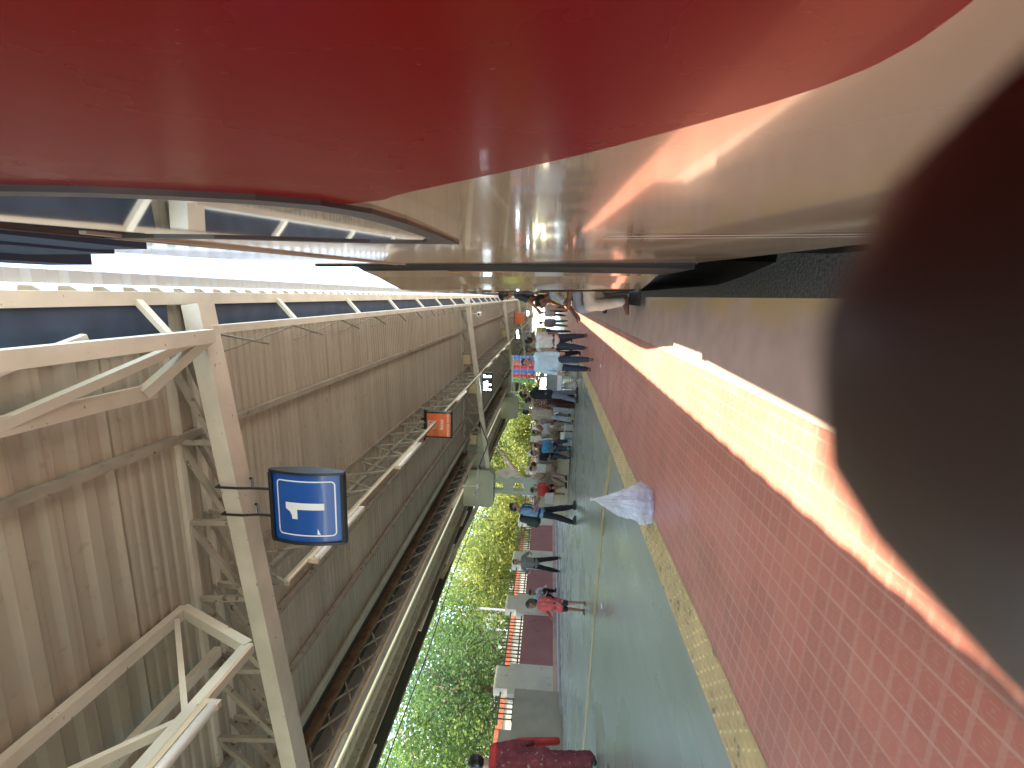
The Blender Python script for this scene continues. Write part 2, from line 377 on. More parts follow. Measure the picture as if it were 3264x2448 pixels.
struct(b.build('yellow_line', M_YPAINT))

# ------------------------------------------------------------------ train
def side1(y, z): return 0.10 + 0.033 * max(y, -1.0) - 0.022 * (z - CAMH)
def coach(name, label, side, y0, y1, paint, ny, zlo=0.10, ztop=2.62):
    t = thing(name, label, 'train coach', (side((y0 + y1) / 2, 0), (y0 + y1) / 2, -1.1), 0, 'train coaches')
    off = t.location.copy()
    b = MB(); zs = [zlo, 0.3, 0.7, 1.2, 1.8, 2.2, 2.5, ztop]
    ys = [y0 + (y1 - y0) * i / ny for i in range(ny + 1)]
    for y in ys:
        for z in zs: b.v.append(Vector((side(y, z), y, z)))
        for dx, dz in ((0.06, .10), (0.2, .2), (0.45, .29), (0.9, .37), (1.6, .40)): b.v.append(Vector((side(y, ztop) + dx, y, ztop + dz)))
    nz = len(zs) + 5
    for i in range(ny):
        for j in range(nz - 1):
            a = i * nz + j; b.f.append([a + nz, a, a + 1, a + nz + 1]); b.mi.append(0 if j < len(zs) - 1 else 1)
    for i in (0, ny):       # end walls
        a = i * nz; f = [a + j for j in range(nz)]
        o = len(b.v); b.v.append(Vector((side(ys[i], 0) + 1.6, ys[i], zlo))); f.append(o)
        b.f.append(f if i == 0 else f[::-1]); b.mi.append(2)
    o = b.build('body', [paint, M_ROOFGREY, M_UNDER]); o.parent = t; o.location = -off
    for p_ in o.data.polygons:
        if p_.material_index == 1: p_.use_smooth = True
    b = MB()                 # dark underframe behind the skirt line
    n2 = max(2, ny // 2)
    ys2 = [y0 + (y1 - y0) * i / n2 for i in range(n2 + 1)]
    for a, c in zip(ys2, ys2[1:]):
        xa, xc = side(a, 0) + 0.07, side(c, 0) + 0.07
        b.add([(xa, a, -.75), (xc, c, -.75), (xc, c, zlo), (xa, a, zlo), (xa + 1.4, a, -.75), (xc + 1.4, c, -.75), (xc + 1.4, c, zlo), (xa + 1.4, a, zlo)],
              [(0, 1, 2, 3), (4, 7, 6, 5), (0, 4, 5, 1), (3, 2, 6, 7)])
    o = b.build('underframe', M_UNDER); o.parent = t; o.location = -off
    return t, off
coach1, off1 = coach('train_coach', 'near red and cream train coach filling the right of the platform edge', side1, -8.0, 3.42, M_COACH1, 40)
def onside(side, pts, d): return [Vector((side(y, z) - d, y, z)) for y, z in pts]
def ring(outer, inner, side, d0, d1, m, name, par, off):
    n = len(outer); b = MB()
    o1 = onside(side, outer, d1); i1 = onside(side, inner, d1); o0 = onside(side, outer, d0); i0 = onside(side, inner, d0)
    b.v = o1 + i1 + o0 + i0
    for i in range(n):
        j = (i + 1) % n
        for f in ((i, j, n + j, n + i), (i, 2 * n + i, 2 * n + j, j), (n + i, n + j, 3 * n + j, 3 * n + i)): b.f.append(list(f)); b.mi.append(0)
    o = b.build(name, m); o.parent = par
    if off is not None: o.location = -off
    return o
W1o = [(.515, 1.605), (.534, 1.52), (.565, 1.447), (.60, 1.375), (.65, 1.318), (.735, 1.282), (.876, 1.270), (1.09, 1.270), (1.383, 1.274), (1.372, 1.35), (1.328, 1.50), (1.275, 1.60), (1.21, 1.70), (1.15, 1.80), (1.12, 1.92), (1.11, 2.045), (.50, 2.045), (.505, 1.8)]
W1i = [(.545, 1.62), (.562, 1.54), (.592, 1.47), (.626, 1.405), (.675, 1.355), (.755, 1.322), (.89, 1.308), (1.06, 1.306), (1.20, 1.310), (1.33, 1.36), (1.298, 1.49), (1.25, 1.585), (1.185, 1.68), (1.125, 1.79), (1.095, 1.91), (1.085, 2.02), (.53, 2.02), (.535, 1.8)]
fr = ring(W1o, W1i, side1, -0.002, 0.007, M_FRAME, 'window', coach1, off1)
def inflate(poly, c, f): return [(c[0] + (y - c[0]) * f, c[1] + (z - c[1]) * f) for y, z in poly]
b = MB(); g = onside(side1, inflate(W1i, (.9, 1.6), 1.02), 0.0025); b.add(g, [list(range(len(g)))]); o = b.build('pane', M_GLASS, fr)
W1t = [(.53, 1.60), (.548, 1.52)]
# stepped rain hood over the window, sticking out of the side
b = MB()
for (ya, yb, za, zb, d) in ((-6, 1.24, 2.05, 2.19, .022), (-6, 1.30, 2.193, 2.45, .030), (-6, 1.50, 2.453, 2.60, .052)):
    p = []
    for y in (ya, yb):
        for z in (za, zb): p += [Vector((side1(y, z) + .01, y, z)), Vector((side1(y, z) - d, y, z))]
    b.add(p, [(1, 5, 7, 3), (0, 1, 3, 2), (4, 6, 7, 5), (2, 3, 7, 6), (0, 4, 5, 1)])
o = b.build('rain_hood', M_HOOD, coach1); o.location = -off1
# door end post: seam strips and black rubber at the coach end
b = MB()
for z0_, z1_ in ((0.10, 2.62),):
    b.add(onside(side1, [(3.36, z0_), (3.46, z0_), (3.46, z1_), (3.36, z1_)], .010) + onside(side1, [(3.36, z0_), (3.46, z0_), (3.46, z1_), (3.36, z1_)], -.15),
          [(0, 1, 2, 3), (0, 4, 5, 1), (1, 5, 6, 2), (2, 6, 7, 3), (3, 7, 4, 0)])
o = b.build('end_seal', M_DARKRUB, coach1); o.location = -off1
b = MB()
for y in (1.22, 1.29):
    b.add(onside(side1, [(y, .10), (y + .012, .10), (y + .012, .9), (y, .9)], .003), [(0, 1, 2, 3)])
for z in (1.98, 2.03):
    b.add(onside(side1, [(1.0, z), (3.3, z), (3.3, z + .016), (1.0, z + .016)], .006) + onside(side1, [(1.0, z), (3.3, z), (3.3, z + .016), (1.0, z + .016)], -.002), [(0, 1, 2, 3), (0, 4, 5, 1), (2, 3, 7, 6), (0, 3, 7, 4), (1, 2, 6, 5)])
o = b.build('body_trim', M_ROOFGREY, coach1); o.location = -off1
# gangway between the coaches
g = thing('coach_gangway', 'black gangway bellows in the gap between the first two coaches', 'gangway', (1.0, 3.85, -0.6))
b = MB()
for i in range(6): b.box((-.805, -.42 + i * .14, .7), (1.2, -.42 + i * .14 + .09, 3.17))
b.box((-.80, -.43, .72), (1.2, .42, 3.18)); b.build('bellows', M_DARKRUB, g)
b = MB(); b.box((-.5, -.43, .3), (1.2, .43, .5)); b.build('drawbar', M_UNDER, g)
def side2(y, z):
    u = max(0.0, min(1.0, (5.5 - y) / 1.25)); u = u * u * (3 - 2 * u) * .5 + u * .5
    return 0.062 - 0.0036 * (y - 5.5) + 0.15 * u - 0.024 * (z - CAMH)
coach2, off2 = coach('train_coach', 'second train coach, with passengers sitting in its open doors', side2, 4.25, 26.0, M_COACH2, 60)
W2 = [(5.9, 1.55), (6.4, 1.28), (7.6, 1.24), (8.6, 1.24), (8.6, 1.9), (8.2, 2.1), (6.2, 2.1)]
for k_, dy in enumerate((0.0, 6.0, 9.0, 12.0, 15.0)):
    poly = W2 if k_ == 0 else [(6.1, 1.25), (8.3, 1.25), (8.3, 2.05), (6.1, 2.05)]
    poly = [(y + dy, z) for y, z in poly]; c_ = (sum(p[0] for p in poly) / len(poly), sum(p[1] for p in poly) / len(poly))
    f2 = ring(poly, inflate(poly, c_, .93), side2, -.002, .008, M_FRAME, 'window', coach2, off2)
    b = MB(); q = onside(side2, inflate(poly, c_, .94), .003); b.add(q, [list(range(len(q)))]); b.build('pane', M_GLASS, f2)
for ya, yb, nm in ((5.62, 6.35, 0), (9.6, 10.3, 1)):
    b = MB(); q = onside(side2, [(ya, .12), (yb, .12), (yb, 1.15 if nm == 0 else 2.1), (ya, 1.15 if nm == 0 else 2.1)], .004); b.add(q, [(0, 1, 2, 3)])
    o = b.build('doorway', M_DARKRUB, coach2); o.location = -off2
b = MB(); b.add(onside(side2, [(4.26, .12), (4.34, .12), (4.34, 1.9), (4.26, 1.9)], .006), [(0, 1, 2, 3)]); o = b.build('sunlit_edge_strip', M_SUNLIT_EDGE, coach2); o.location = -off2  # flat strip with the sunlight on the coach edge painted in orange
for z in (1.62, 1.78, 1.95):  # three short raised bars on the coach side
    b = MB(); b.add(onside(side2, [(5.3, z), (5.5, z), (5.5, z + .03), (5.3, z + .03)], .03) + onside(side2, [(5.3, z), (5.5, z), (5.5, z + .03), (5.3, z + .03)], 0), [(0, 1, 2, 3), (0, 4, 5, 1), (1, 5, 6, 2), (2, 6, 7, 3), (3, 7, 4, 0)])
    o = b.build('side_bar', M_ROOFGREY, coach2); o.location = -off2
for y in (5.6, 9.6):
    b = MB(); b.box((-.14 + .06, y, .06), (.2, y + .7, .09))
    o = b.build('footboard', M_UNDER, coach2); o.location = -off2
def side3(y, z): return 0.0 - 0.0045 * (y - 24) - 0.02 * (z - CAMH)
for y0_, y1_, lb in ((26.7, 48.5, 'third train coach, seen edge on beyond the passengers'), (49.2, 71.0, 'fourth and farthest train coach near the vanishing point')):
    coach('train_coach', lb, side3, y0_, y1_, M_COACH2, 6)

# ------------------------------------------------------------------ canopy (measured about the camera, then scaled)
K = 1.18
def C3(p): return (p[0] * K, p[1] * K, CAMH + (p[2] - CAMH) * K)
canopy = thing('platform_canopy', 'long steel platform canopy with corrugated roof sheets, trusses and columns', 'canopy')
def cpart(b, name, m, par=None, smooth=False):
    return b.mapped(C3).build(name, m, par or canopy, smooth)
CP = 0.205
def corr(x0, z0, x1, z1, y0, y1, scallop=0.0, CP=CP):
    b = MB(); y = y0; q = CP / .205; prof = ((0, 0), (.075 * q, 0), (.105 * q, .028 * q), (.175 * q, .028 * q))
    ys = []
    while y < y1:
        for dy, dz in prof: ys.append((y + dy, dz))
        y += CP
    for yy, dz in ys:
        sx = -scallop if dz == 0 else 0
        b.v.append(Vector((x0 + sx, yy, z0 + dz))); b.v.append(Vector((x1, yy, z1 + dz)))
    for i in range(len(ys) - 1): b.f.append([2 * i, 2 * i + 2, 2 * i + 3, 2 * i + 1]); b.mi.append(0)
    return b
YA, YB = -6.0, 66.0
b = MB(); b.box((-.36, YA, 3.50), (-.108, 3.1, 3.515)); b.box((-.30, 3.3, 3.515), (-.108, YB, 3.53)); cpart(b, 'shade_strip', M_ROOFSHADE)  # strips added below the roof edge, coloured dark to stand for deep shade
cpart(corr(0.0, 3.60, -.30, 3.592, YA, YB, .03), 'roof_sheet', M_SHEET)
cpart(corr(-.11, 3.565, -4.35, 3.42, YA, 2.80), 'roof_sheet', M_SHEET)
cpart(corr(-.11, 3.558, -4.35, 3.413, 2.62, YB, CP=.09), 'roof_sheet', M_SHEET)
cpart(corr(-5.80, 3.50, -8.70, 4.23, YA, YB), 'roof_sheet', M_SHEET)
b = corr(0.085, 3.66, 0.012, 3.655, YA, YB); cpart(b, 'edge_lip', M_LIP)
b = MB(); b.box((-.105, YA, 3.475), (-.025, YB, 3.56)); cpart(b, 'edge_beam', M_STEEL)
b = MB(); b.add([(-4.35, YA, 3.415), (-4.35, YB, 3.415), (-5.05, YB, 3.50), (-5.05, YA, 3.50)], [(0, 1, 2, 3)]); cpart(b, 'valley_sheet', M_FASCIA)
b = MB(); b.box((-5.08, YA, 3.28), (-5.05, YB, 3.62)); b.box((-5.28, YA, 3.28), (-5.083, YB, 3.30)); cpart(b, 'gutter', M_GUTTER)
b = MB(); b.add([(-5.04, YA, 3.515), (-5.04, YB, 3.515), (-5.86, YB, 3.47), (-5.86, YA, 3.47)], [(0, 1, 2, 3)]); cpart(b, 'skylight_strip', M_SKYLIGHT)
b = MB(); b.box((-8.72, YA, 3.957), (-8.63, YB, 4.29)); cpart(b, 'left_fascia', M_FASCIA)
b = MB(); b.beam((-6.4, YA, 3.54), (-6.4, YB, 3.54), .07, .10); b.beam((-7.8, YA, 3.95), (-7.8, YB, 3.95), .06, .08); b.beam((-6.93, YA, 3.60), (-6.93, YB, 3.60), .04); cpart(b, 'left_purlin', M_STEEL2)
b = MB()
for x in (-1.0, -2.9, -3.6): b.beam((x, YA, 3.51 + .036 * x + .02), (x, YB, 3.51 + .036 * x + .02), .05, .05)
cpart(b, 'purlin', M_STEEL2)
b = MB(); b.tube([(-4.22, YA, 3.36), (-4.22, YB, 3.36)], .045); cpart(b, 'drain_pipe', M_STEELG)
# eave purlin with its struts and lacing
def yt(k): return 3.2 + 10.8 * k
b = MB(); b.beam((-.27, 3.2, 3.30), (-.27, YB, 3.30), .055, .06); b.beam((-.30, YA, 3.22), (-.30, 3.1, 3.22), .085, .07)
y = 1.3
while y < 60:
    if abs((y - 3.2) % 10.8) > .3: b.beam((-.27, y, 3.31), (-.08, y, 3.48), .05, .03)
    y += 1.55
cpart(b, 'eave_purlin', M_STEEL)
b = MB(); y = 3.3
while y < 45:
    b.tube([(-.30, y, 3.33), (-.46, y + .9, 3.47)], .009, 5); b.tube([(-.46, y + .3, 3.47), (-.32, y + 1.1, 3.36)], .007, 5); y += 1.05
cpart(b, 'roof_brace', M_STEEL2)
b = MB(); b.beam((-.30, 3.1, 3.26), (-.62, 1.95, 3.44), .05, .05); b.beam((-.62, 2.85, 3.43), (-.62, YA, 3.43), .09, .035); b.beam((-.30, 3.1, 3.22), (-.62, 2.75, 3.42), .07, .05)
b.beam((-.25, 2.3, 3.3), (-.6, 1.2, 3.5), .04, .04); b.beam((-.12, 1.5, 3.45), (-.55, 2.0, 3.48), .035, .035)
cpart(b, 'knee_brace', M_STEEL)
for kk in range(6):
    Y = yt(kk)
    t = MB(); t.beam((-.10, Y, 3.36), (-5.0, Y, 2.70), .16, .12)
    tr = cpart(t, 'truss', M_STEEL)
    t = MB()
    for dy in (-.10, .10): t.beam((-.30, Y + dy, 3.545), (-5.1, Y + dy, 3.395), .05, .06)
    cpart(t, 'top_chord', M_STEEL, tr)
    t = MB(); n = 8
    for i in range(n):
        xa = -.45 - i * .58; zb = lambda x: 3.36 + (x + .1) * .1347 + .05; zt = lambda x: 3.545 + (x + .3) * .031
        for dy in (-.10, .10):
            t.beam((xa, Y + dy * .6, zb(xa)), (xa, Y + dy, zt(xa)), .035, .03, (0, 1, 0))
            if i < n - 1: t.beam((xa, Y + dy * .9, zt(xa)), (xa - .58, Y + dy * .5, zb(xa - .58)), .04, .03, (0, 1, 0))
    cpart(t, 'lacing', M_STEEL2, tr)
    t = MB(); t.prism([(-3.85, Y - .07, 2.86), (-5.0, Y - .07, 2.70), (-5.0, Y - .07, 3.38), (-4.3, Y - .07, 3.40)], (0, .14, 0)); cpart(t, 'gusset', M_STEELG, tr)
    # left arm of the butterfly
    t = MB(); t.beam((-5.6, Y, 2.75), (-8.6, Y, 4.10), .14, .12); cpart(t, 'cantilever_arm', M_STEEL2)
    # battened column with its haunch box
    cx = -5.50; zb_ = CAMH + (gz(cx * K) - CAMH) / K
    cl = MB(); cl.prism([(cx - .62, Y - .22, 3.40), (cx + .50, Y - .22, 3.40), (cx + .50, Y - .22, 2.64), (cx + .36, Y - .22, 2.52), (cx - .50, Y - .22, 2.52), (cx - .62, Y - .22, 2.62)], (0, .44, 0))
    co = cpart(cl, 'column', M_STEELG)
    for s_ in (-1, 1):
        lg = MB(); xl = cx + s_ * .175
        lg.box((xl - .055, Y - .10, zb_), (xl + .055, Y + .10, 2.52)); cpart(lg, 'leg', M_STEELG, co)
    for z in (.75, 1.35, 1.95): bt = MB(); bt.box((cx - .235, Y - .108, z), (cx + .235, Y - .102, z + .30)); cpart(bt, 'batten', M_STEELG, co)
# longitudinal trusses between the main trusses
def ltruss(xa, z_top, z_low, y0, y1, third=None, name='long_truss', mt=M_STEEL2, step=.62, r=.012):
    b = MB(); b.beam((xa, y0, z_top), (xa, y1, z_top), .045); b.beam((xa, y0, z_low), (xa, y1, z_low), .05, .045)
    if third: b.beam((third[0], y0, third[1]), (third[0], y1, third[1]), .05, .05)
    o = cpart(b, name, mt)
    b = MB(); y = y0; i = 0
    while y < y1 - step:
        b.tube([(xa, y, z_low), (xa, y + step / 2, z_top), (xa, y + step, z_low)], r, 5)
        if third: b.tube([(third[0], y + step / 2, third[1]), (xa, y, z_low)], r, 5); b.tube([(third[0], y + step / 2, third[1]), (xa, y + step, z_top)], r, 5)
        y += step; i += 1
    cpart(b, 'lacing', mt, o)
for kk in range(5): ltruss(-2.16, 3.49, 2.93, yt(kk) + .12, yt(kk + 1) - .12, (-2.4, 3.40))
ltruss(-4.6, 3.40, 3.10, YA, 60, None, mt=M_STEEL2, step=.9, r=.012)
ltruss(-4.63, 3.405, 3.105, YA + .45, 60, None, mt=M_STEEL2, step=.9, r=.012)
b = MB(); b.beam((-4.57, YA, 3.38), (-4.57, 60, 3.38), .03, .12); cpart(b, 'cable_tray', M_BARK)
# near bay: deeper plane frame with its end post
b = MB(); b.beam((-2.16, YA, 3.44), (-2.16, 2.92, 3.44), .075, .055); b.beam((-2.16, YA, 2.80), (-2.16, 2.62, 2.80), .06, .07); b.beam((-2.16, 2.92, 3.44), (-2.16, 2.62, 2.80), .07, .055)
o = cpart(b, 'near_frame', M_STEEL)
b = MB(); b.beam((-2.16, 2.80, 3.40), (-2.16, 2.12, 2.83), .05, .03); b.beam((-2.16, 2.05, 2.83), (-2.16, 1.45, 3.40), .05, .03); b.beam((-2.16, 1.4, 3.42), (-2.16, .7, 2.83), .05, .03)
b.beam((-2.6, YA, 3.30), (-2.6, 3.1, 3.36), .07, .05); b.beam((-2.45, YA, 3.02), (-2.45, 2.7, 3.02), .05, .05)
cpart(b, 'lacing', M_STEEL, o)
b = MB(); b.tube([(-2.30, YA, 2.93), (-2.30, 2.5, 2.95)], .018); cpart(b, 'teal_pipe', M_TEAL)
for kk in range(5):
    b = MB(); b.tube([(-2.13, yt(kk) + .1, 2.905), (-2.13, yt(kk + 1) - .1, 2.905)], .014, 6); cpart(b, 'conduit', M_CONDUIT)
b = MB(); b.tube([(-2.13, YA, 2.765), (-2.13, 2.6, 2.765)], .012, 6); b.tube([(-4.6, YA, 3.065), (-4.6, 50, 3.065)], .022, 6); b.tube([(-6.93, YA, 3.575), (-6.93, 50, 3.575)], .016, 6); cpart(b, 'conduit', M_CONDUIT)
b = MB(); pts = []
for i in range(80): pts.append((-8.95, YA + i * .9, 3.87 + .03 * sin(i * .9)))
b.tube(pts, .016, 6)
o = tag(b.mapped(C3).build('overhead_cable', M_CABLE), 'thin dark cable running along outside the far canopy eave', 'cable')

for i_, (pts_, lb_) in enumerate(((((-3.6, 13.9, 2.95), (-4.2, 13.8, 2.70), (-4.9, 13.85, 2.95), (-5.4, 13.8, 2.72), (-5.5, 13.78, 3.1)), 'black cable drooping along the left end of the second truss'),
        )):
    b = MB(); b.tube(pts_, .014, 6); tag(b.mapped(C3).build('loose_cable', M_CABLE), lb_, 'cable')
# tube lights
def tube_light(label, p, group, L=1.0, r=.034):
    t = thing('tube_light', label, 'tube light', C3(p), 0, group)
    b = MB(); b.tube([(0, -L * K / 2, -.02), (0, L * K / 2, -.02)], r, 10); b.build('tube', M_TUBE, t, True)
    b = MB(); b.box((-.02, -L * K / 2 - .02, .014), (.02, L * K / 2 + .02, .045))
    for s_ in (-1, 1): b.box((-.022, s_ * L * K / 2 - .02, -.055), (.022, s_ * L * K / 2 + .02, .014))
    b.build('batten', M_CONDUIT, t)
    return t
first = tube_light('largest white tube light, hung under the nearest roof frame at the top left', (-2.13, 1.66, 2.715), 'tube lights under the canopy')
tl = [((-2.13, 4.1, 2.86), 'white tube light just behind the blue number sign'), ((-2.13, 6.34, 2.86), 'white tube light between the blue sign and the orange sign'), ((-2.13, 10.4, 2.88), 'white tube light just beyond the orange sign')]
tl += [((-2.13, y, 2.88), 'small far tube light in the row beyond the orange sign') for y in (15.3, 17.6, 20.0, 22.3)]
tl += [((-4.57, 10.7, 3.03), 'tube light on the rail left of the haunch box'), ((-4.57, 3.9, 3.03), 'tube light low on the middle rail, nearest to the left picture edge')]
tl += [((-6.90, 6.0, 3.53), 'nearest tube light under the far eave of the canopy'), ((-6.90, 9.75, 3.53), 'second tube light under the far eave, before the trees'), ((-6.90, 12.4, 3.53), 'third tube light under the far eave of the canopy'), ((-6.90, 14.6, 3.53), 'fourth tube light under the far eave, beside the haunch box')]
for p, lb in tl: dup(first, C3(p), 0, lb)

# ------------------------------------------------------------------ signs
def text_mesh(s, size, m, name, par, loc, z=0.0, ext=0.001, align='CENTER'):
    cu = bpy.data.curves.new(name, 'FONT'); cu.body = s; cu.size = size; cu.align_x = align; cu.align_y = 'CENTER'; cu.extrude = ext
    tmp = bpy.data.objects.new('tmp_text', cu); COL.objects.link(tmp)
    bpy.context.view_layer.update()
    me = bpy.data.meshes.new_from_object(tmp.evaluated_get(bpy.context.evaluated_depsgraph_get()))
    bpy.data.objects.remove(tmp); bpy.data.curves.remove(cu)
    me.transform(Matrix.Rotation(pi / 2, 4, 'X')); me.materials.clear(); me.materials.append(m)
    o = link(name, me, par); o.location = loc; return o
sg = thing('platform_sign', 'blue curved platform number sign reading 1, hung from the nearest truss', 'sign', C3((-1.475, 3.18, 2.66)), 0)
hw, hh, bul = .245 * K, .255 * K, .06
NS = 12
def bulge(z, e=0.0): return -(bul * (1 - (z / hh) ** 2)) - e
b = MB(); vs = []; 
for i in range(NS + 1):
    z = -hh + 2 * hh * i / NS
    for x in (-hw, hw): vs.append((x, bulge(z), z))
for i in range(NS + 1):
    z = -hh + 2 * hh * i / NS
    for x in (-hw, hw): vs.append((x, -bulge(z), z))
o_ = 2 * (NS + 1)
fs = [(2 * i, 2 * i + 1, 2 * i + 3, 2 * i + 2) for i in range(NS)] + [(o_ + 2 * i + 1, o_ + 2 * i, o_ + 2 * i + 2, o_ + 2 * i + 3) for i in range(NS)]
b.add(vs, fs); b.build('panel', M_BLUE, sg, True)
b = MB()
for s_ in (-1, 1):
    pr = [(s_ * hw, bulge(-hh + 2 * hh * i / NS, .016), -hh * 1.05 + 2 * hh * 1.05 * i / NS) for i in range(NS + 1)] + [(s_ * hw, -bulge(-hh + 2 * hh * i / NS, .016), -hh * 1.05 + 2 * hh * 1.05 * i / NS) for i in range(NS, -1, -1)]
    b.prism(pr, (s_ * .022, 0, 0))
for s_ in (-1, 1): b.box((-hw, -.03, s_ * hh - .014), (hw, .03, s_ * hh + .014))
b.build('frame', M_BLACK, sg)
b = MB(); bw, bh, tk = hw * .80, hh * .80, .011
def strip(pts, wd):      # flat ribbon following the curved face
    for (xa, za), (xb, zb) in zip(pts, pts[1:]):
        d = Vector((xb - xa, zb - za)); L = d.length; d /= L; nx, nz = -d.y * wd / 2, d.x * wd / 2
        n = max(1, int(L / .03))
        for i in range(n):
            p0 = (xa + (xb - xa) * i / n, za + (zb - za) * i / n); p1 = (xa + (xb - xa) * (i + 1) / n, za + (zb - za) * (i + 1) / n)
            q = [(p0[0] - nx, p0[1] - nz), (p1[0] - nx, p1[1] - nz), (p1[0] + nx, p1[1] + nz), (p0[0] + nx, p0[1] + nz)]
            b.add([(x, bulge(z, .0025), z) for x, z in q], [(0, 1, 2, 3)])
cr = .03
rr = []
for cx_, cz_, a0 in ((bw - cr, bh - cr, 0), (-bw + cr, bh - cr, 90), (-bw + cr, -bh + cr, 180), (bw - cr, -bh + cr, 270)):
    for i in range(5): a = radians(a0 + i * 22.5); rr.append((cx_ + cr * cos(a), cz_ + cr * sin(a)))
strip(rr + [rr[0]], tk); b.build('border', M_WHITE, sg)
b = MB(); strip([(.02, -hh * .52), (.02, hh * .56)], .058)
one = [(-.007, hh * .56), (-.03, hh * .44), (-.062, hh * .385), (-.092, hh * .38), (-.092, hh * .22), (-.007, hh * .22)]
b.add([(x, bulge(z, .0028), z) for x, z in one], [tuple(range(len(one)))[::-1]])
b.build('numeral', M_WHITE, sg)
b = MB(); b.add([(x, bulge(z, .004), z) for x, z in ((-bw + .01, -hh * .40), (-bw + .015, -hh * .31), (-bw + .065, -hh * .33))], [(0, 2, 1)]); b.build('torn_mark', M_WHITE, sg)
b = MB()
for x in (-.10, .13):
    ztr = (CAMH + (3.36 + (-1.475 + x / K + .1) * .1347 - CAMH) * K) - (CAMH + (2.66 - CAMH) * K)
    b.tube([(x, 0, hh), (x, 0, ztr - .16), (x + .04, -.11, ztr - .09), (x + .04, -.11, ztr + .08), (x + .04, .11, ztr + .08), (x + .04, .11, ztr - .09), (x, 0, ztr - .16)], .011, 6)
b.build('hanger', M_BLACK, sg)

ws = thing('drinking_water_sign', 'orange drinking water sign hung under the roof truss', 'sign', C3((-2.19, 8.2, 2.86)), 0)
a_ = .215 * K
b = MB(); b.box((-a_, -.04, -a_), (a_, .04, a_)); b.build('panel', M_ORANGE, ws)
b = MB()
for s_ in (-1, 1): b.box((s_ * a_ - .012, -.055, -a_ - .012), (s_ * a_ + .012, .055, a_ + .012)); b.box((-a_ - .012, -.055, s_ * a_ - .0125), (a_ + .012, .055, s_ * a_ + .0125))
b.build('frame', M_BLACK, ws)
b = MB(); b.box((-a_ * 1.35, -.03, a_ + .03), (a_ * 1.15, .03, a_ + .06)); b.box((-.12, -.012, a_ + .012), (-.08, .012, a_ + .12)); b.box((.08, -.012, a_ + .012), (.12, .012, a_ + .12)); b.build('bracket', M_BLACK, ws)
text_mesh('DRINKING WATER', .062, M_PALEO, 'english_text', ws, (0, -.042, -a_ * .74))
text_mesh('\u092a\u0947\u092f\u091c\u0932', .085, M_PALEO, 'hindi_text', ws, (0, -.042, -a_ * .28))
b = MB(); zc = a_ * .50; e_ = a_ * .30
for s_ in (-1, 1): b.box((-e_, -.044, zc + s_ * e_ - .004), (e_, -.0405, zc + s_ * e_ + .004)); b.box((s_ * e_ - .004, -.0445, zc - e_), (s_ * e_ + .004, -.0405, zc + e_))
b.box((-.052, -.044, zc - .055), (-.034, -.0405, zc + .02)); b.beam((-.043, -.0425, zc + .015), (.03, -.0425, zc - .01), .003, .02)
b.ball((.012, -.042, zc + .042), .014, (1, .2, 1)); b.prism([(-.02, -.0405, zc + .0), (.05, -.0405, zc - .028), (.052, -.0405, zc + .012), (.0, -.0405, zc + .026)], (0, -.004, 0))
b.build('tap_pictogram', M_WHITE, ws)

def emit(name, col, st):
    m = bpy.data.materials.new(name); m.use_nodes = True; n = m.node_tree; p = n.nodes['Principled BSDF']
    p.inputs['Base Color'].default_value = (.05, .05, .05, 1); p.inputs['Emission Color'].default_value = (*col, 1); p.inputs['Emission Strength'].default_value = st; return m
M_LED = emit('led_white', (.85, .95, 1), 2.2)
def led_sign(label, loc, sc, segs):
    t = thing('display_board', label, 'display', loc, 0, 'lit display boards under the canopy')
    b = MB(); b.box((-.34 * sc, -.06, -.17 * sc), (.34 * sc, .06, .17 * sc)); b.build('housing', M_BLACK, t)
    b = MB()
    for x0_, z0_, x1_, z1_ in segs: b.box((x0_ * sc, -.066, z0_ * sc), (x1_ * sc, -.061, z1_ * sc))
    b.build('lit_digits', M_LED, t)
    b = MB(); b.box((-.3 * sc, -.05, .19 * sc), (.36 * sc, .05, .24 * sc)); b.box((-.02, -.02, .17 * sc), (.02, .02, .5 * sc)); b.build('bracket', M_STEELG, t)
    return t
led_sign('dark display board with bright white digits, hung right of the orange sign', C3((-2.47, 14.15, 2.78)), 1.0,
         [(-.27, -.13, -.22, .13), (-.22, -.015, .06, .035), (-.20, .085, .02, .13), (-.10, -.13, -.05, -.02), (.17, -.13, .24, .13), (.24, .08, .27, .13)])
led_sign('smaller lit display board farther down the platform above the white shirted man', C3((-1.62, 21.5, 2.42)), .85,
         [(-.25, -.11, -.05, .05), (.0, -.05, .24, .08)])
led_sign('tiny far lit display board near the small orange sign', C3((-1.1, 33, 2.55)), .8, [(-.25, -.11, .22, .1)])
t = thing('direction_sign', 'small orange sign far down the platform above the stalls', 'sign', C3((-1.35, 31, 2.95)), 0)
b = MB(); b.box((-.4, -.05, -.35), (.4, .05, .35)); b.build('panel', M_ORANGE, t)
b = MB(); b.box((-.42, -.06, .352), (.42, .06, .40)); b.box((-.02, -.02, .40), (.02, .02, .8)); b.build('bracket', M_BLACK, t)
# diamond plate on the column
t = thing('diamond_sign', 'grey diamond shaped plate fixed to the side of the battened column', 'sign', C3((-5.07, 13.86, 2.15)), 0)
b = MB(); b.prism([(-.22, 0, 0), (0, 0, -.44), (.20, 0, 0), (0, 0, .44)], (0, .02, 0)); b.build('plate', M_GUTTER, t)
b = MB(); b.prism([(-.10, -.004, 0), (0, -.004, -.12), (.09, -.004, 0), (0, -.004, .12)], (0, .003, 0)); b.build('emblem', mat('faded_orange', (.55, .33, .24), .6), t)
b = MB(); b.box((-.2, .021, -.05), (-.12, .08, .05)); b.build('clamp', M_STEELG, t)
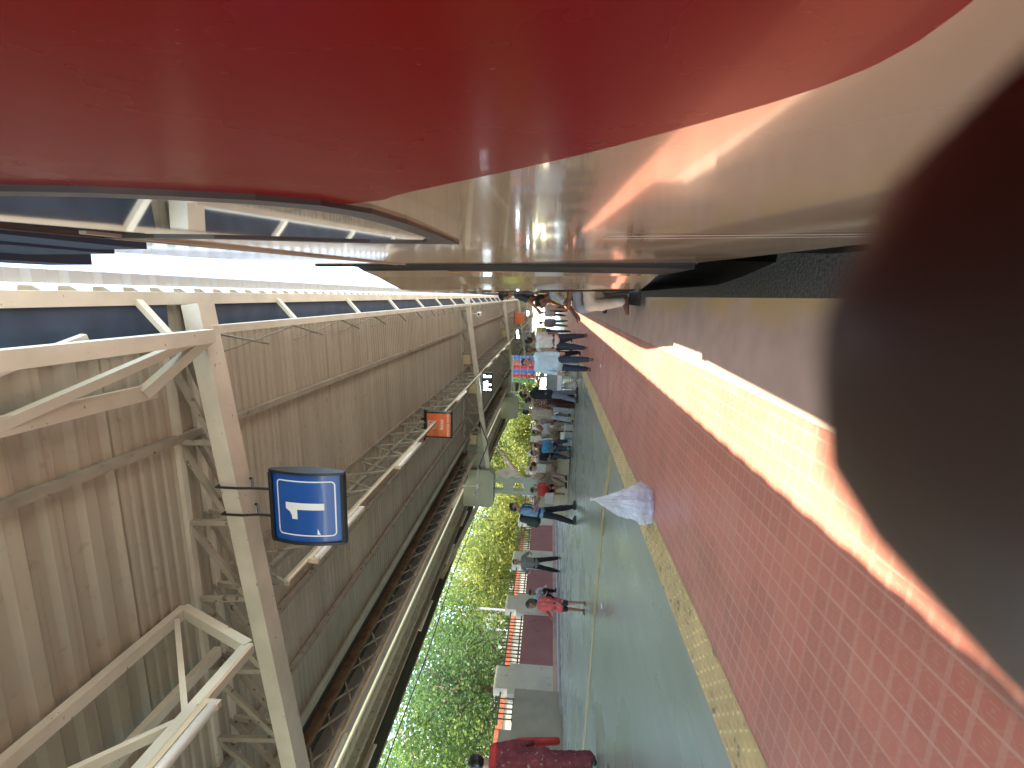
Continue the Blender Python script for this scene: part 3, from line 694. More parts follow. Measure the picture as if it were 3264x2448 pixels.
# beige boxes on the trusses
def junction(label, p, s_=.15):
    t = thing('junction_box', label, 'junction box', C3(p), 0, 'beige junction boxes on the trusses')
    b = MB(); b.box((-s_, -.07, -s_ * .82), (s_, .07, s_ * .82)); b.build('case', M_BOX, t)
    b = MB(); b.box((-s_ * .93, -.082, -s_ * .75), (s_ * .93, -.0705, s_ * .75)); b.build('lid', M_BOX, t)
    b = MB(); b.box((-.03, .071, s_ * .2), (.03, .16, s_ * .5)); b.build('clip', M_STEEL2, t)
for p, lb in (((-2.62, 13.88, 3.16), 'beige junction box where the second truss meets the lamp rail'), ((-4.12, 13.88, 3.13), 'beige junction box near the left end of the second truss'), ((-1.80, 13.9, 3.34), 'beige junction box hung in the upper lacing of the second truss')): junction(lb, p)
for p, lb in (((-2.5, 24.6, 3.10), 'small beige box on the lower chord of the third truss'), ((-1.85, 24.6, 3.3), 'small beige box in the lacing of the third truss')): junction(lb, p, .17)
t = thing('security_camera', 'white security camera on a short arm right of the second truss', 'camera', C3((-.55, 14.6, 3.1)), 0)
b = MB(); b.box((-.07, -.18, -.06), (.07, .16, .06)); b.build('housing', M_WHITE, t)
b = MB(); b.tube([(0, 0, .06), (0, .05, .42)], .02, 6); b.build('bracket', M_STEEL, t)
b = MB(); b.tube([(0, -.20, 0), (0, -.18, 0)], .04, 10); b.build('lens', M_BLACK, t)
t = thing('ceiling_fan', 'white ceiling fan hanging in front of the haunch box of the column', 'fan', C3((-5.02, 12.6, 2.84)), 0)
b = MB(); b.tube([(0, 0, .0), (0, 0, .50)], .016, 6); b.tube([(0, 0, .36), (0, 0, .46), (0, 0, .5)], [.03, .07, .07], 8); b.build('rod', M_WHITE, t)
b = MB(); b.tube([(0, 0, -.06), (0, 0, 0), (0, 0, .05)], [.06, .09, .05], 12); b.build('motor', M_WHITE, t)
for i in range(3):
    a = i * 2 * pi / 3 + .5; b = MB(); d = Vector((cos(a), sin(a), 0)); b.beam(d * .09, d * .58, .12, .01); b.build('blade', M_WHITE, t)

# ------------------------------------------------------------------ boundary wall, plinth, railings
WX = -10.9
def wz(y): return 0.43
pil = [(12.16, 13.35), (15.79, 16.94), (18.75, 20.2), (22.75, 23.95), (26.4, 27.6), (30.0, 31.2), (33.6, 34.8), (37.2, 38.4), (40.8, 42.0), (44.4, 45.6), (48.0, 49.2)]
wall = thing('boundary_wall', 'low boundary wall of maroon panels between off white pillars beyond the platform', 'wall', (WX, 30, .4))
wo_ = Vector((WX, 30, .4))
def wpart(b, n, m, par=wall):
    o = b.build(n, m, par); 
    if par is wall: o.location = -wo_
    return o
b = MB(); b.box((WX - .26, 11.0, .40), (WX + .14, 52, .60)); wpart(b, 'plinth', M_PINK)
b = MB(); b.box((WX + .143, 11.0, .38), (WX + .75, 52, .475)); wpart(b, 'kerb', mat('kerb_grey', (.36, .37, .38), .6, var=.15))
for i, (a, c) in enumerate(pil):
    b = MB(); b.box((WX - .22, a, .602), (WX + .05, c, 1.88)); b.box((WX - .20, a + .18, 1.88), (WX + .047, c - .14, 2.28)); wpart(b, 'pillar', M_WALLW)
prev = 11.4
for a, c in pil:
    b = MB(); b.box((WX - .18, prev, .602), (WX - .0, a, 1.61)); wpart(b, 'panel', M_WALLM)
    rl = MB(); xr = WX - .09
    rl.box((xr - .02, prev, 1.66), (xr + .02, a, 1.70)); rl.box((xr - .02, prev - .14, 2.05), (xr + .02, a + .18, 2.095))
    y = prev + .06
    while y < a:
        rl.box((xr - .012, y - .012, 1.61), (xr + .012, y + .012, 2.22)); rl.add([(xr - .02, y, 2.20), (xr, y - .025, 2.20), (xr + .02, y, 2.20), (xr, y + .025, 2.20), (xr, y, 2.32)], [(0, 1, 4), (1, 2, 4), (2, 3, 4), (3, 0, 4)]); y += .17
    wpart(rl, 'railing', M_RAIL)
    prev = c
gb = thing('wall_block', 'plain grey wall block with a stepped back standing behind the woman in maroon', 'wall', (-10.6, 10.0, .4))
b = MB(); b.box((-.25, -3, 0), (.3, 1.75, 1.24)); b.build('block', M_WALLG, gb)
b = MB(); b.box((-.6, -3, 0), (-.254, 1.0, 1.58)); b.build('back_step', M_WALLG, gb)
bw_ = thing('garden_wall', 'pale garden wall topped with orange brick, seen through the boundary railings', 'wall', (-13.6, 30, .0))
b = MB(); b.box((-.15, -24, 2.12), (.15, 40, 2.34)); b.build('brickwork', M_BRICK, bw_)
b = MB(); b.box((-.13, -24, 0), (.13, 40, 2.117)); b.build('plastered_base', M_WALLW, bw_)
# pedestal bench round the column
bn = thing('stone_bench', 'beige stone bench built round the foot of the battened column', 'bench', (-6.35, 16.6, gz(-6.35)))
b = MB(); b.box((-1.05, -.62, .0), (1.18, .8, .46)); b.build('seat', M_BENCH, bn)
b = MB(); b.box((-.98, -.32, .462), (1.10, .60, 1.06)); b.build('backrest', mat('pedestal_olive', (.31, .28, .19), .6, var=.2, vscale=2.5), bn)
b = MB(); b.box((-1.07, -.60, -.06), (1.2, .78, -.001)); b.build('foot', M_DARKRUB, bn)

# ------------------------------------------------------------------ trees and park behind the wall
def tree(x, y, h, r, n, mi, label, lean=(0, 0), bark=None, leaf=.17, base=.4, zlow=.25, grp='trees beyond the boundary wall'):
    t = thing('tree', label, 'tree', (x, y, base), 0, grp)
    rnd = random.Random(int(x * 31 + y * 7))
    top = Vector((lean[0], lean[1], h * .72)); pts = [Vector((0, 0, 0)) + top * (i / 5) + Vector((rnd.uniform(-.1, .1), rnd.uniform(-.1, .1), 0)) * (i > 0) for i in range(6)]
    b = MB(); b.tube(pts, [.02 * h * (1.25 - .18 * i) for i in range(6)], 8)
    cl = []
    nb = 9
    for i in range(nb):
        a = 2 * pi * i / nb + rnd.uniform(-.3, .3); st = pts[2 + i % 3]
        e = top * rnd.uniform(.55, 1.1) + Vector((cos(a) * r * rnd.uniform(.45, .95), sin(a) * r * rnd.uniform(.45, .95), rnd.uniform(-.12, .22) * h))
        m_ = (st + e) / 2 + Vector((rnd.uniform(-.3, .3), rnd.uniform(-.3, .3), rnd.uniform(0, .4)))
        b.tube([st, m_, e], [.009 * h, .006 * h, .002 * h], 6); cl += [m_, e, (m_ + e) / 2]
    b.build('trunk', bark or M_BARK, t, True)
    vs = []; fs = []
    cen = []
    for i in range(max(10, n // 55)):
        u = rnd.random() ** .45; a = rnd.uniform(0, 2 * pi); ph = rnd.uniform(-1, 1)
        p = Vector((cos(a) * sqrt(max(0, 1 - ph * ph)) * r * u, sin(a) * sqrt(max(0, 1 - ph * ph)) * r * u, ph * h * .42 * u)) + top * .62 + Vector((0, 0, h * .16))
        if p.z < h * zlow * rnd.uniform(.4, 1.2): continue
        cen.append((p, rnd.uniform(.35, .8)))
    cen += [(c_, .5) for c_ in cl]
    for q in range(n):
        c_, rr_ = cen[q % len(cen)]
        p = c_ + Vector((rnd.gauss(0, 1), rnd.gauss(0, 1), rnd.gauss(0, .8))) * rr_ * .62
        s_ = leaf * rnd.uniform(.55, 1.25)
        d = Vector((rnd.gauss(0, 1), rnd.gauss(0, 1), rnd.gauss(0, .7) - .25)).normalized(); e = d.orthogonal().normalized(); e = (Matrix.Rotation(rnd.uniform(0, 6.28), 3, d) @ e)
        o_ = len(vs); g_ = d.cross(e)
        vs += [p - d * s_ * .5, p + e * s_ * .28 + g_ * s_ * .06, p + d * s_ * .5, p - e * s_ * .28 + g_ * s_ * .06]; fs.append((o_, o_ + 1, o_ + 2, o_ + 3))
    cb = MB(); cb.v = vs; cb.f = [list(f) for f in fs]; cb.mi = [0] * len(fs)
    o = cb.build('crown', M_LEAF[mi], t)
    return t
TL = [(-14.6, 8.6, 6.0, 2.3, 9000, 0, 'leafy green tree at the far left behind the grey wall block', .15),
      (-15.5, 12.4, 7.0, 2.8, 11000, 0, 'tall green tree behind the first off white pillar', .15),
      (-14.8, 16.6, 6.4, 2.5, 9500, 2, 'deep green tree behind the standing man in the grey vest', .15),
      (-16.5, 20.5, 7.5, 3.0, 9500, 0, 'bushy green tree right of the white lamp post', .18),
      (-15.0, 25.0, 6.5, 2.6, 8000, 1, 'yellow green sunlit tree above the man with the backpack', .19),
      (-16.0, 30.0, 7.0, 3.0, 7000, 0, 'green tree left of the haunch box behind the railings', .21),
      (-14.5, 35.5, 6.0, 2.8, 5500, 1, 'bright yellow green tree right of the column', .23),
      (-15.5, 42.0, 6.5, 3.0, 5000, 1, 'small yellow green tree far behind the seated passengers', .26),
      (-15.0, 50.0, 7.0, 3.4, 4500, 0, 'far green tree behind the vendor stall', .30),
      (-22.5, 15.0, 9.5, 4.2, 8000, 2, 'big dark tree in the second row at the left', .24),
      (-24.0, 24.0, 10.0, 4.6, 8000, 0, 'big broad tree in the second row behind the railings', .26),
      (-23.0, 34.0, 9.5, 4.6, 7000, 2, 'big tree in the second row behind the backpack man', .28),
      (-24.0, 46.0, 10.0, 5.0, 6000, 1, 'big pale tree in the second row far to the right', .32),
      (-12.8, 47.0, 5.6, 2.6, 4500, 1, 'low yellow green tree close behind the far part of the wall', .26),
      (-12.6, 55.0, 6.0, 2.8, 4500, 0, 'green tree close behind the wall near its far end', .28),
      (-12.4, 63.0, 6.0, 3.0, 4000, 1, 'yellow green tree at the far end of the wall', .30),
      (-9.5, 74.0, 7.0, 3.6, 4500, 0, 'green tree closing the view beyond the end of the platform', .34),
      (-13.2, 28.0, 5.0, 2.2, 5500, 1, 'low sunlit shrub like tree just behind the wall beside the column', .2),
      (-20.0, 60.0, 10.0, 5.0, 5000, 0, 'farthest tree at the right end of the row', .36)]
for x, y, h, r, n, mi, lb, lf in TL: tree(x, y, h, r, n, mi, lb, leaf=lf, zlow=.3)
lt = thing('leaning_tree', 'pale leaning tree trunk showing between the leaves right of the column', 'tree', (-13.4, 33.2, .4))
b = MB(); b.tube([(0, 0, 0), (-.3, .0, .8), (-.1, .3, 1.7), (.9, .6, 2.6), (2.2, 1.2, 3.7), (3.4, 1.6, 4.8)], [.34, .28, .25, .22, .17, .08], 9); b.tube([(.9, .6, 2.6), (.6, .4, 3.4), (.9, .2, 4.3)], [.12, .09, .04], 7); b.build('trunk', M_BARKP, lt, True)
rb = MB(); rnd = random.Random(5)
for i in range(1200):
    c_ = rnd.choice([(3.2, 1.6, 4.8), (2.3, 1.2, 4.1), (.9, .2, 4.3), (1.8, .9, 4.6)]); p = Vector(c_) + Vector((rnd.gauss(0, .5), rnd.gauss(0, .5), rnd.gauss(0, .4)))
    d = Vector((rnd.gauss(0, 1), rnd.gauss(0, 1), rnd.gauss(0, 1))).normalized() * .11; e = d.orthogonal() * .6; rb.add([p - d, p + e, p + d, p - e], [(0, 1, 2, 3)])
rb.build('crown', M_LEAF[1], lt)
t = thing('white_pole', 'slim bare white pole in front of the trees above the child', 'pole', (-14.0, 20.5, .4))
b = MB(); b.tube([(0, 0, 0), (0, 0, 3.4)], .05, 8); b.build('pole', M_WHITE, t); b = MB(); b.tube([(0, 0, 3.4), (0, 0, 3.45)], .07, 8); b.build('cap', M_STEELG, t)
bd = thing('park_building', 'pale low building with a row of windows far behind the trees', 'building', (-34, 40, .4))
b = MB(); b.box((-4, -34, 0), (4, 40, 6.5)); b.build('wall', M_WALLW, bd)
b = MB(); b.box((-4.4, -34.4, 6.502), (4.4, 40.4, 6.9)); b.build('roof', M_CONC, bd)
for i in range(14):
    for z in (1.0, 3.9): b = MB(); b.box((4.002, -31 + i * 5, z), (4.06, -29.2 + i * 5, z + 1.6)); b.build('window', M_FRAME, bd)
hd = MB(); rnd = random.Random(11)
for i in range(16000):
    y = rnd.uniform(8, 70); p = Vector((rnd.gauss(-19, .7), y, .4 + abs(rnd.gauss(0, .9)) * 1.3)); d = Vector((rnd.gauss(0, 1), rnd.gauss(0, 1), rnd.gauss(0, 1))).normalized() * (.10 + .003 * y); e = d.orthogonal() * .6
    hd.add([p - d, p + e, p + d, p - e], [(0, 1, 2, 3)])
o = hd.build('undergrowth', M_LEAF[2]); o['kind'] = 'stuff'; o['label'] = 'mass of green undergrowth at the feet of the trees'

# ------------------------------------------------------------------ people
TMP = bpy.data.scenes.new('workbench')
def remesh(caps, vox, noise=0.0, seed=0, smooth=2, scale=None, disp_scale=18.0):
    b = MB()
    for cpt in caps: b.capsule(*cpt)
    me = bpy.data.meshes.new('tmp'); me.from_pydata([tuple(p) for p in b.v], [], b.f)
    o = bpy.data.objects.new('tmp_body', me); TMP.collection.objects.link(o)
    r = o.modifiers.new('r', 'REMESH'); r.mode = 'VOXEL'; r.voxel_size = vox; r.use_smooth_shade = True
    sm = o.modifiers.new('s', 'SMOOTH'); sm.iterations = smooth; sm.factor = .5
    with bpy.context.temp_override(scene=TMP, view_layer=TMP.view_layers[0]):
        dg = bpy.context.evaluated_depsgraph_get(); dg.update()
        out = bpy.data.meshes.new_from_object(o.evaluated_get(dg))
    bpy.data.objects.remove(o); bpy.data.meshes.remove(me)
    if noise:
        from mathutils import noise as NZ
        off = Vector((seed * 3.1, seed * 1.7, 0))
        nrm = [v.normal.copy() for v in out.vertices]; cos_ = [v.co.copy() for v in out.vertices]; flat = []
        for q_, nn in zip(cos_, nrm):
            n = NZ.noise((q_ + off) * disp_scale) + .6 * NZ.noise((q_ + off) * disp_scale * 2.3)
            flat += list(q_ + nn * (n * noise))
        out.vertices.foreach_set('co', flat); out.update()
    return out
def cloth(col, var=.1, name='cloth', rough=.8, spots=None): return mat(name, col, rough, spec=.25, var=var, vscale=9, spots=spots)
SKIN = [mat('skin_brown', (.30, .155, .095), .5, var=.08, vscale=8), mat('skin_dark_brown', (.17, .08, .05), .5, var=.08, vscale=8), mat('skin_tan', (.40, .215, .135), .5, var=.08, vscale=8)]
HAIR = mat('black_hair', (.012, .011, .011), .5, var=.3, vscale=40)
SHOE = mat('dark_shoe', (.03, .025, .022), .5)
SANDAL = mat('brown_sandal', (.20, .11, .06), .6)
EYE = mat('eye_dark', (.02, .015, .012), .3)
LIP = mat('lip', (.22, .07, .055), .5)
def rotx(a): return Matrix.Rotation(a, 3, 'X')
def roty(a): return Matrix.Rotation(a, 3, 'Y')
def rotz(a): return Matrix.Rotation(a, 3, 'Z')
class Rig:
    """joints in a local frame: +y is where the person faces, +x their right"""
    def __init__(s, H=1.7, hip=None, lean=0, side=0, twist=0, legs=((0, 5, 4), (0, 5, 4)), arms=((5, 8, 12), (5, 8, 12)), head=(0, 0), fat=1.0, child=False):
        k = H / 1.7; s.k = k; s.H = H; s.fat = fat; s.child = child
        hz = .90 * k if hip is None else hip
        s.hip = Vector((0, 0, hz)); Rt = rotz(radians(twist)) @ roty(radians(side)) @ rotx(-radians(lean)); s.Rt = Rt
        T = lambda x, y, z: s.hip + Rt @ Vector((x * k, y * k, z * k))
        s.T = T
        s.neck = T(0, -.005, .50); s.chest = T(0, .0, .36); s.belly = T(0, .01, .14)
        Rh = Rt @ rotz(radians(head[0])) @ rotx(radians(head[1])); s.Rh = Rh
        hs = k * (1.22 if child else 1.0); s.hs = hs
        s.headc = s.neck + Rt @ Vector((0, .012 * k, .06 * k)) + Rh @ Vector((0, .012 * hs, .105 * hs))
        s.legs = []; s.arms = []
        for i, sd in enumerate((-1, 1)):
            f, a, kn = legs[i]                   # thigh forward pitch, abduction, knee bend
            h = s.hip + rotz(radians(twist)) @ Vector((sd * .088 * k, 0, .01 * k))
            Rl = rotz(radians(twist)) @ roty(-sd * radians(a)) @ rotx(radians(f))
            kne = h + Rl @ Vector((0, 0, -.43 * k)); Rk = Rl @ rotx(-radians(kn))
            ank = kne + Rk @ Vector((0, 0, -.405 * k))
            fd = (rotz(radians(twist)) @ roty(-sd * radians(a * .5)) @ rotz(-sd * radians(8)) @ Vector((0, 1, 0)))
            s.legs.append((h, kne, ank, fd))
            f, a, el = arms[i]
            sh = T(sd * .175, 0, .435); Ra = Rt @ roty(-sd * radians(a)) @ rotx(radians(f))
            elb = sh + Ra @ Vector((0, 0, -.285 * k)); Re = Ra @ rotz(sd * radians(20)) @ rotx(radians(el))
            wr_ = elb + Re @ Vector((0, 0, -.245 * k))
            s.arms.append((sh, elb, wr_, Re, sd))
def person(label, x, y, face, rig, shirt, trousers, skin=0, sleeve='short', leg='long', shoes=SHOE, hair='short', z=None, vox=.015, group=None, extra=None, detail=False, floor_fix=True, hem=.0):
    k = rig.k; fat = rig.fat; R = rig
    z0 = gz(x) if z is None else z
    t = thing('person', label, 'person', (x, y, z0), radians(face), group)
    if floor_fix:
        low = min(a.z for h, kn, a, f in R.legs) - .075 * k
        dz = Vector((0, 0, -low))
    else: dz = Vector((0, 0, 0))
    hc = R.headc; Rh = R.Rh; hs = R.hs
    hp = lambda a, b, c: hc + Rh @ Vector((a * hs, b * hs, c * hs))
    T = R.T
    head = [(hp(0, -.015, .02), hp(0, .005, .035), .088 * hs, .085 * hs), (hp(0, .03, -.03), hp(0, .045, -.075), .066 * hs, .045 * hs), (hp(0, .092, .0), hp(0, .105, -.028), .012 * hs, .017 * hs),
            (hp(-.088, -.005, -.02), hp(-.09, -.01, .02), .014 * hs, .018 * hs), (hp(.088, -.005, -.02), hp(.09, -.01, .02), .014 * hs, .018 * hs), (hp(-.05, .055, -.012), hp(.05, .055, -.012), .03 * hs, .03 * hs)]
    torso = [(T(-.07, .0, .02), T(-.075, .0, .36), .098 * k * fat, .108 * k * fat), (T(.07, .0, .02), T(.075, .0, .36), .098 * k * fat, .108 * k * fat), (T(0, .015, .06), T(0, .01, .34), .11 * k * fat, .115 * k * fat),
             (T(-.155, -.005, .43), T(.155, -.005, .43), .062 * k, .062 * k), (T(-.09, 0, .40), T(.09, 0, .40), .085 * k, .085 * k), (T(0, -.01, .45), hp(0, -.01, -.04), .056 * k, .05 * k)]
    pelvis = [(T(-.075, -.01, .0), T(.075, -.01, .0), .105 * k * fat, .105 * k * fat)]
    ua = []; fa = []; hands = []; th = []; ca = []; ft = []
    for sh, el, wr_, Re, sd in R.arms:
        ua.append((sh, el, .05 * k, .040 * k)); fa.append((el, wr_, .040 * k, .027 * k))
        P_ = lambda a, b, c: wr_ + Re @ Vector((a * k, b * k, c * k))
        hands += [(P_(-.018, 0, -.02), P_(-.022, .004, -.085), .022 * k, .018 * k), (P_(.018, 0, -.02), P_(.022, .004, -.085), .022 * k, .018 * k)]
        for j, fx_ in enumerate((-.033, -.011, .011, .032)):
            L = (.062, .075, .07, .055)[j]
            hands += [(P_(fx_, .004, -.09), P_(fx_ * 1.05, .012, -.09 - L * .55), .0095 * k, .009 * k), (P_(fx_ * 1.05, .012, -.09 - L * .55), P_(fx_, .034, -.09 - L), .009 * k, .0075 * k)]
        hands += [(P_(-sd * .03, .01, -.03), P_(-sd * .055, .03, -.075), .013 * k, .010 * k), (P_(-sd * .055, .03, -.075), P_(-sd * .05, .045, -.105), .010 * k, .008 * k)]
    for h, kn, an, fd in R.legs:
        th.append((h, kn, .083 * k * fat, .057 * k)); ca.append((kn, kn.lerp(an, .35), .055 * k, .056 * k)); ca.append((kn.lerp(an, .35), an, .056 * k, .035 * k))
        heel = an - fd * .035 * k + Vector((0, 0, -.04 * k)); toe = an + fd * .145 * k + Vector((0, 0, -.05 * k))
        ft.append((heel, an + fd * .06 * k + Vector((0, 0, -.035 * k)), .034 * k, .036 * k)); ft.append((an + fd * .06 * k + Vector((0, 0, -.038 * k)), toe, .036 * k, .024 * k))
    sh_ = lambda L: [(a + dz, b_ + dz, r1, r2) for a, b_, r1, r2 in L]
    def part(name, caps, m, v, parent=t, noise=0., sm=2):
        me = remesh(sh_(caps), v, noise, seed=len(COL.objects) % 97, smooth=sm); me.materials.clear(); me.materials.append(m)
        return link(name, me, parent)
    part('body', head + torso + pelvis + ua + fa + hands + th + ca + ft, SKIN[skin], vox if not detail else vox * .75, sm=1)
    inf = lambda L, e: [(a, b_, r1 + e * k, r2 + e * k) for a, b_, r1, r2 in L]
    tb = torso[:-1]
    if shirt is not None:
        caps = inf(tb, .014)
        if hem: caps += [(T(-.085, .0, -hem), T(-.07, .0, .05), .13 * k * fat, .115 * k * fat), (T(.085, .0, -hem), T(.07, .0, .05), .13 * k * fat, .115 * k * fat), (T(-.085, 0, -hem), T(.085, 0, -hem), .13 * k * fat, .13 * k * fat)]
        else: caps += [(T(-.075, 0, -.03), T(.075, 0, -.03), .118 * k * fat, .118 * k * fat)]
        if sleeve == 'long': caps += inf(ua, .013) + inf(fa, .012)
        elif sleeve == 'short': caps += [(a, a.lerp(b_, .72), r1 + .016 * k, r2 + .022 * k) for a, b_, r1, r2 in ua]
        part('shirt', caps, shirt, vox, noise=.007)
    if trousers is not None:
        caps = [(T(-.075, 0, .02), T(.075, 0, .02), .115 * k * fat, .115 * k * fat)] + inf(th, .016)
        if leg == 'long': caps += [(a, b_ if i % 2 == 0 else b_ + Vector((0, 0, .03 * k)), r1 + .020 * k, r2 + .024 * k) for i, (a, b_, r1, r2) in enumerate(ca)]
        elif leg == 'half': caps = [(T(-.075, 0, .0), T(.075, 0, .0), .118 * k, .118 * k)] + [(a, a.lerp(b_, .8), r1 + .02 * k, r2 + .03 * k) for a, b_, r1, r2 in th]
        elif leg == 'skirt':
            f0 = (R.legs[0][2] + R.legs[1][2]) / 2
            caps += [(T(x_, y_, -.02), Vector((f0.x + x_ * 1.9, f0.y + y_ * 2.2, f0.z + .02)), .10 * k, .08 * k) for x_ in (-.08, 0, .08) for y_ in (-.03, .03)]
        part('trousers' if leg != 'skirt' else 'skirt', caps, trousers, vox, noise=.006)
    if shoes is not None:
        for i in range(2):
            part('shoe', inf(ft[2 * i:2 * i + 2], .007), shoes, vox * .8)
    if hair:
        hh = [(hp(0, -.03, .035), hp(0, -.005, .062), .092 * hs, .085 * hs), (hp(0, -.045, -.005), hp(0, -.05, .03), .082 * hs, .085 * hs), (hp(-.055, .03, .085), hp(.055, .03, .085), .035 * hs, .035 * hs)]
        if hair == 'bob': hh += [(hp(-.07, -.02, .05), hp(-.095, -.03, -.09), .045 * hs, .04 * hs), (hp(.07, -.02, .05), hp(.095, -.03, -.09), .045 * hs, .04 * hs), (hp(0, -.07, .03), hp(0, -.085, -.09), .075 * hs, .06 * hs), (hp(-.05, .055, .075), hp(.05, .055, .075), .03 * hs, .03 * hs)]
        if hair == 'bun': hh += [(hp(0, -.10, -.01), hp(0, -.13, -.015), .045 * hs, .04 * hs)]
        part('hair', hh, HAIR, vox * .8, noise=.004)
    if detail:
        for s_ in (-1, 1):
            e = MB(); e.ball(hp(s_ * .034, .083, .008) + dz, .012 * hs, (1, .6, .7)); e.build('eye', EYE, t)
            e = MB(); e.tube([hp(s_ * .055, .078, .026) + dz, hp(s_ * .035, .088, .032) + dz, hp(s_ * .015, .088, .027) + dz], .005 * hs, 5); e.build('eyebrow', HAIR, t)
        e = MB(); e.tube([hp(-.024, .083, -.058) + dz, hp(0, .094, -.057) + dz, hp(.024, .083, -.058) + dz], [.004 * hs, .008 * hs, .004 * hs], 6); e.build('mouth', LIP, t)
    if extra: extra(t, R, dz)
    return t
C = cloth
# -- walking on the tiles
person('man in a pale blue long sleeved shirt and navy trousers walking towards us', -1.50, 11.47, 178, Rig(1.64, twist=4, legs=((22, 3, 6), (-8, 4, 14)), arms=((4, 9, 14), (10, 10, 20)), head=(-8, 4), fat=1.05),
       C((.50, .66, .74), .08), C((.045, .052, .085)), 2, 'long', shoes=SANDAL, detail=True, hem=.06, vox=.012)
def bottle(t, R, dz):
    pass
person('man in a white shirt seen from behind with one hand at his ear', -1.16, 13.3, -4, Rig(1.66, legs=((-6, 4, 4), (18, 4, 16)), arms=((60, 70, 128), (14, 4, 30)), head=(20, -5)),
       C((.72, .72, .67), .2), C((.05, .055, .085)), 0, 'short', shoes=SANDAL, vox=.013)
person('man in a light brown shirt half hidden behind the man in pale blue', -1.52, 14.4, 172, Rig(1.66, legs=((10, 3, 5), (-14, 3, 18)), arms=((5, 8, 15), (-6, 8, 12)), head=(20, 0)),
       C((.42, .33, .26)), C((.022, .022, .028)), 1)
person('man in a black T shirt and grey jeans reaching out towards the stall', -2.95, 15.05, -70, Rig(1.80, legs=((12, 4, 8), (-8, 4, 6)), arms=((58, 8, 22), (48, 6, 60)), head=(-5, 4), fat=1.12),
       C((.018, .024, .026)), C((.16, .17, .20), .2), 0, shoes=SHOE, vox=.013, hem=.05)
person('person in a brown patterned kurta between the black and tan shirts', -3.40, 16.3, 40, Rig(1.66, legs=((4, 3, 3), (-3, 3, 4)), arms=((8, 8, 25), (8, 8, 25)), head=(20, 0)),
       C((.17, .075, .05), .3, spots=((.50, .40, .32), 26, .56)), C((.05, .022, .02)), 0, 'long', leg='skirt', shoes=SANDAL, hem=.20)
person('man in a tan T shirt and pale blue jeans seen from behind', -3.84, 16.45, 10, Rig(1.72, legs=((0, 10, 2), (-3, 11, 3)), arms=((0, 10, 10), (14, 16, 22)), head=(-25, 0), fat=1.08),
       C((.46, .38, .31)), C((.42, .50, .58), .18), 2, hem=.08, vox=.013)
# -- along the wall and the open floor
def backpack(t, R, dz):
    T = R.T; k = R.k; m = mat('backpack_dark_green', (.016, .03, .022), .7, var=.2, vscale=10)
    bp = thing('backpack', 'dark green backpack on the back of the man in the blue shirt', 'backpack', t.location, t.rotation_euler.z)
    me = remesh([(T(-.09, -.21, .06) + dz, T(-.09, -.20, .40) + dz, .11, .10), (T(.09, -.21, .06) + dz, T(.09, -.20, .40) + dz, .11, .10), (T(-.05, -.31, .06) + dz, T(-.05, -.30, .24) + dz, .075, .07), (T(.05, -.31, .06) + dz, T(.05, -.30, .24) + dz, .075, .07)], .015)
    me.materials.append(m); link('bag', me, bp)
    b = MB()
    for s_ in (-1, 1):
        b = MB(); b.tube([T(s_ * .09, -.14, .42) + dz, T(s_ * .12, -.03, .515) + dz, T(s_ * .12, .11, .44) + dz, T(s_ * .13, .135, .28) + dz, T(s_ * .15, .04, .08) + dz, T(s_ * .12, -.14, .06) + dz], .02, 6); b.build('strap', m, bp)
    for p_ in ((.05, -.415, .20), (-.05, -.405, .10), (.12, -.32, .30)):
        b = MB(); b.ball(T(*p_) + dz, .018, (1, .5, 1)); b.build('reflector', M_WHITE, bp)
person('man in a blue shirt and black trousers carrying a dark backpack', -5.47, 12.15, -80, Rig(1.74, lean=6, legs=((12, 4, 4), (-8, 4, 6)), arms=((10, 6, 70), (14, 6, 60)), head=(10, -14), fat=1.05),
       C((.17, .28, .44), .15), C((.018, .02, .024)), 0, extra=backpack, vox=.013)
person('man in a grey vest with dark sleeves standing hands on hips by the wall', -9.5, 16.77, -150, Rig(1.74, legs=((2, 9, 2), (0, 9, 3)), arms=((-12, 42, 95), (-12, 42, 95)), head=(10, 0)),
       C((.17, .17, .155), .15), C((.014, .015, .02)), 0, vox=.014, shoes=SANDAL)
person('person in a grey and white patterned shirt squatting against the maroon wall', -10.35, 16.0, -120, Rig(1.62, hip=.34, lean=24, legs=((104, 14, 128), (100, 14, 124)), arms=((60, 8, 35), (55, 10, 40)), head=(0, -16)),
       C((.30, .32, .34), .2, spots=((.62, .63, .64), 12, .54)), C((.012, .012, .016)), 0, z=.475, vox=.014)
person('small child in a coral red top and short dark trousers standing barefoot', -5.54, 8.36, 172, Rig(1.05, legs=((2, 5, 2), (-2, 6, 3)), arms=((4, 14, 30), (8, 20, 70)), head=(-12, -2), fat=1.05, child=True),
       C((.52, .10, .10), .25, spots=((.30, .06, .06), 14, .6)), C((.02, .02, .025), .1, spots=((.5, .5, .45), 5, .58)), 0, 'long', leg='half', shoes=None, hair='bob', detail=True, vox=.010, hem=.14)
def dupatta(t, R, dz):
    T = R.T; m = C((.50, .055, .045), .2)
    me = remesh([(T(-.19, .13, .44) + dz, T(-.22, .17, .10) + dz, .055, .06), (T(-.22, .17, .10) + dz, T(-.25, .19, -.32) + dz, .06, .05), (T(.16, .10, .46) + dz, T(.22, .20, .10) + dz, .05, .06), (T(.22, .2, .1) + dz, T(.27, .22, -.38) + dz, .06, .05), (T(-.18, -.07, .46) + dz, T(.18, -.07, .46) + dz, .06, .06)], .014, .006)
    me.materials.append(m); link('scarf', me, t)
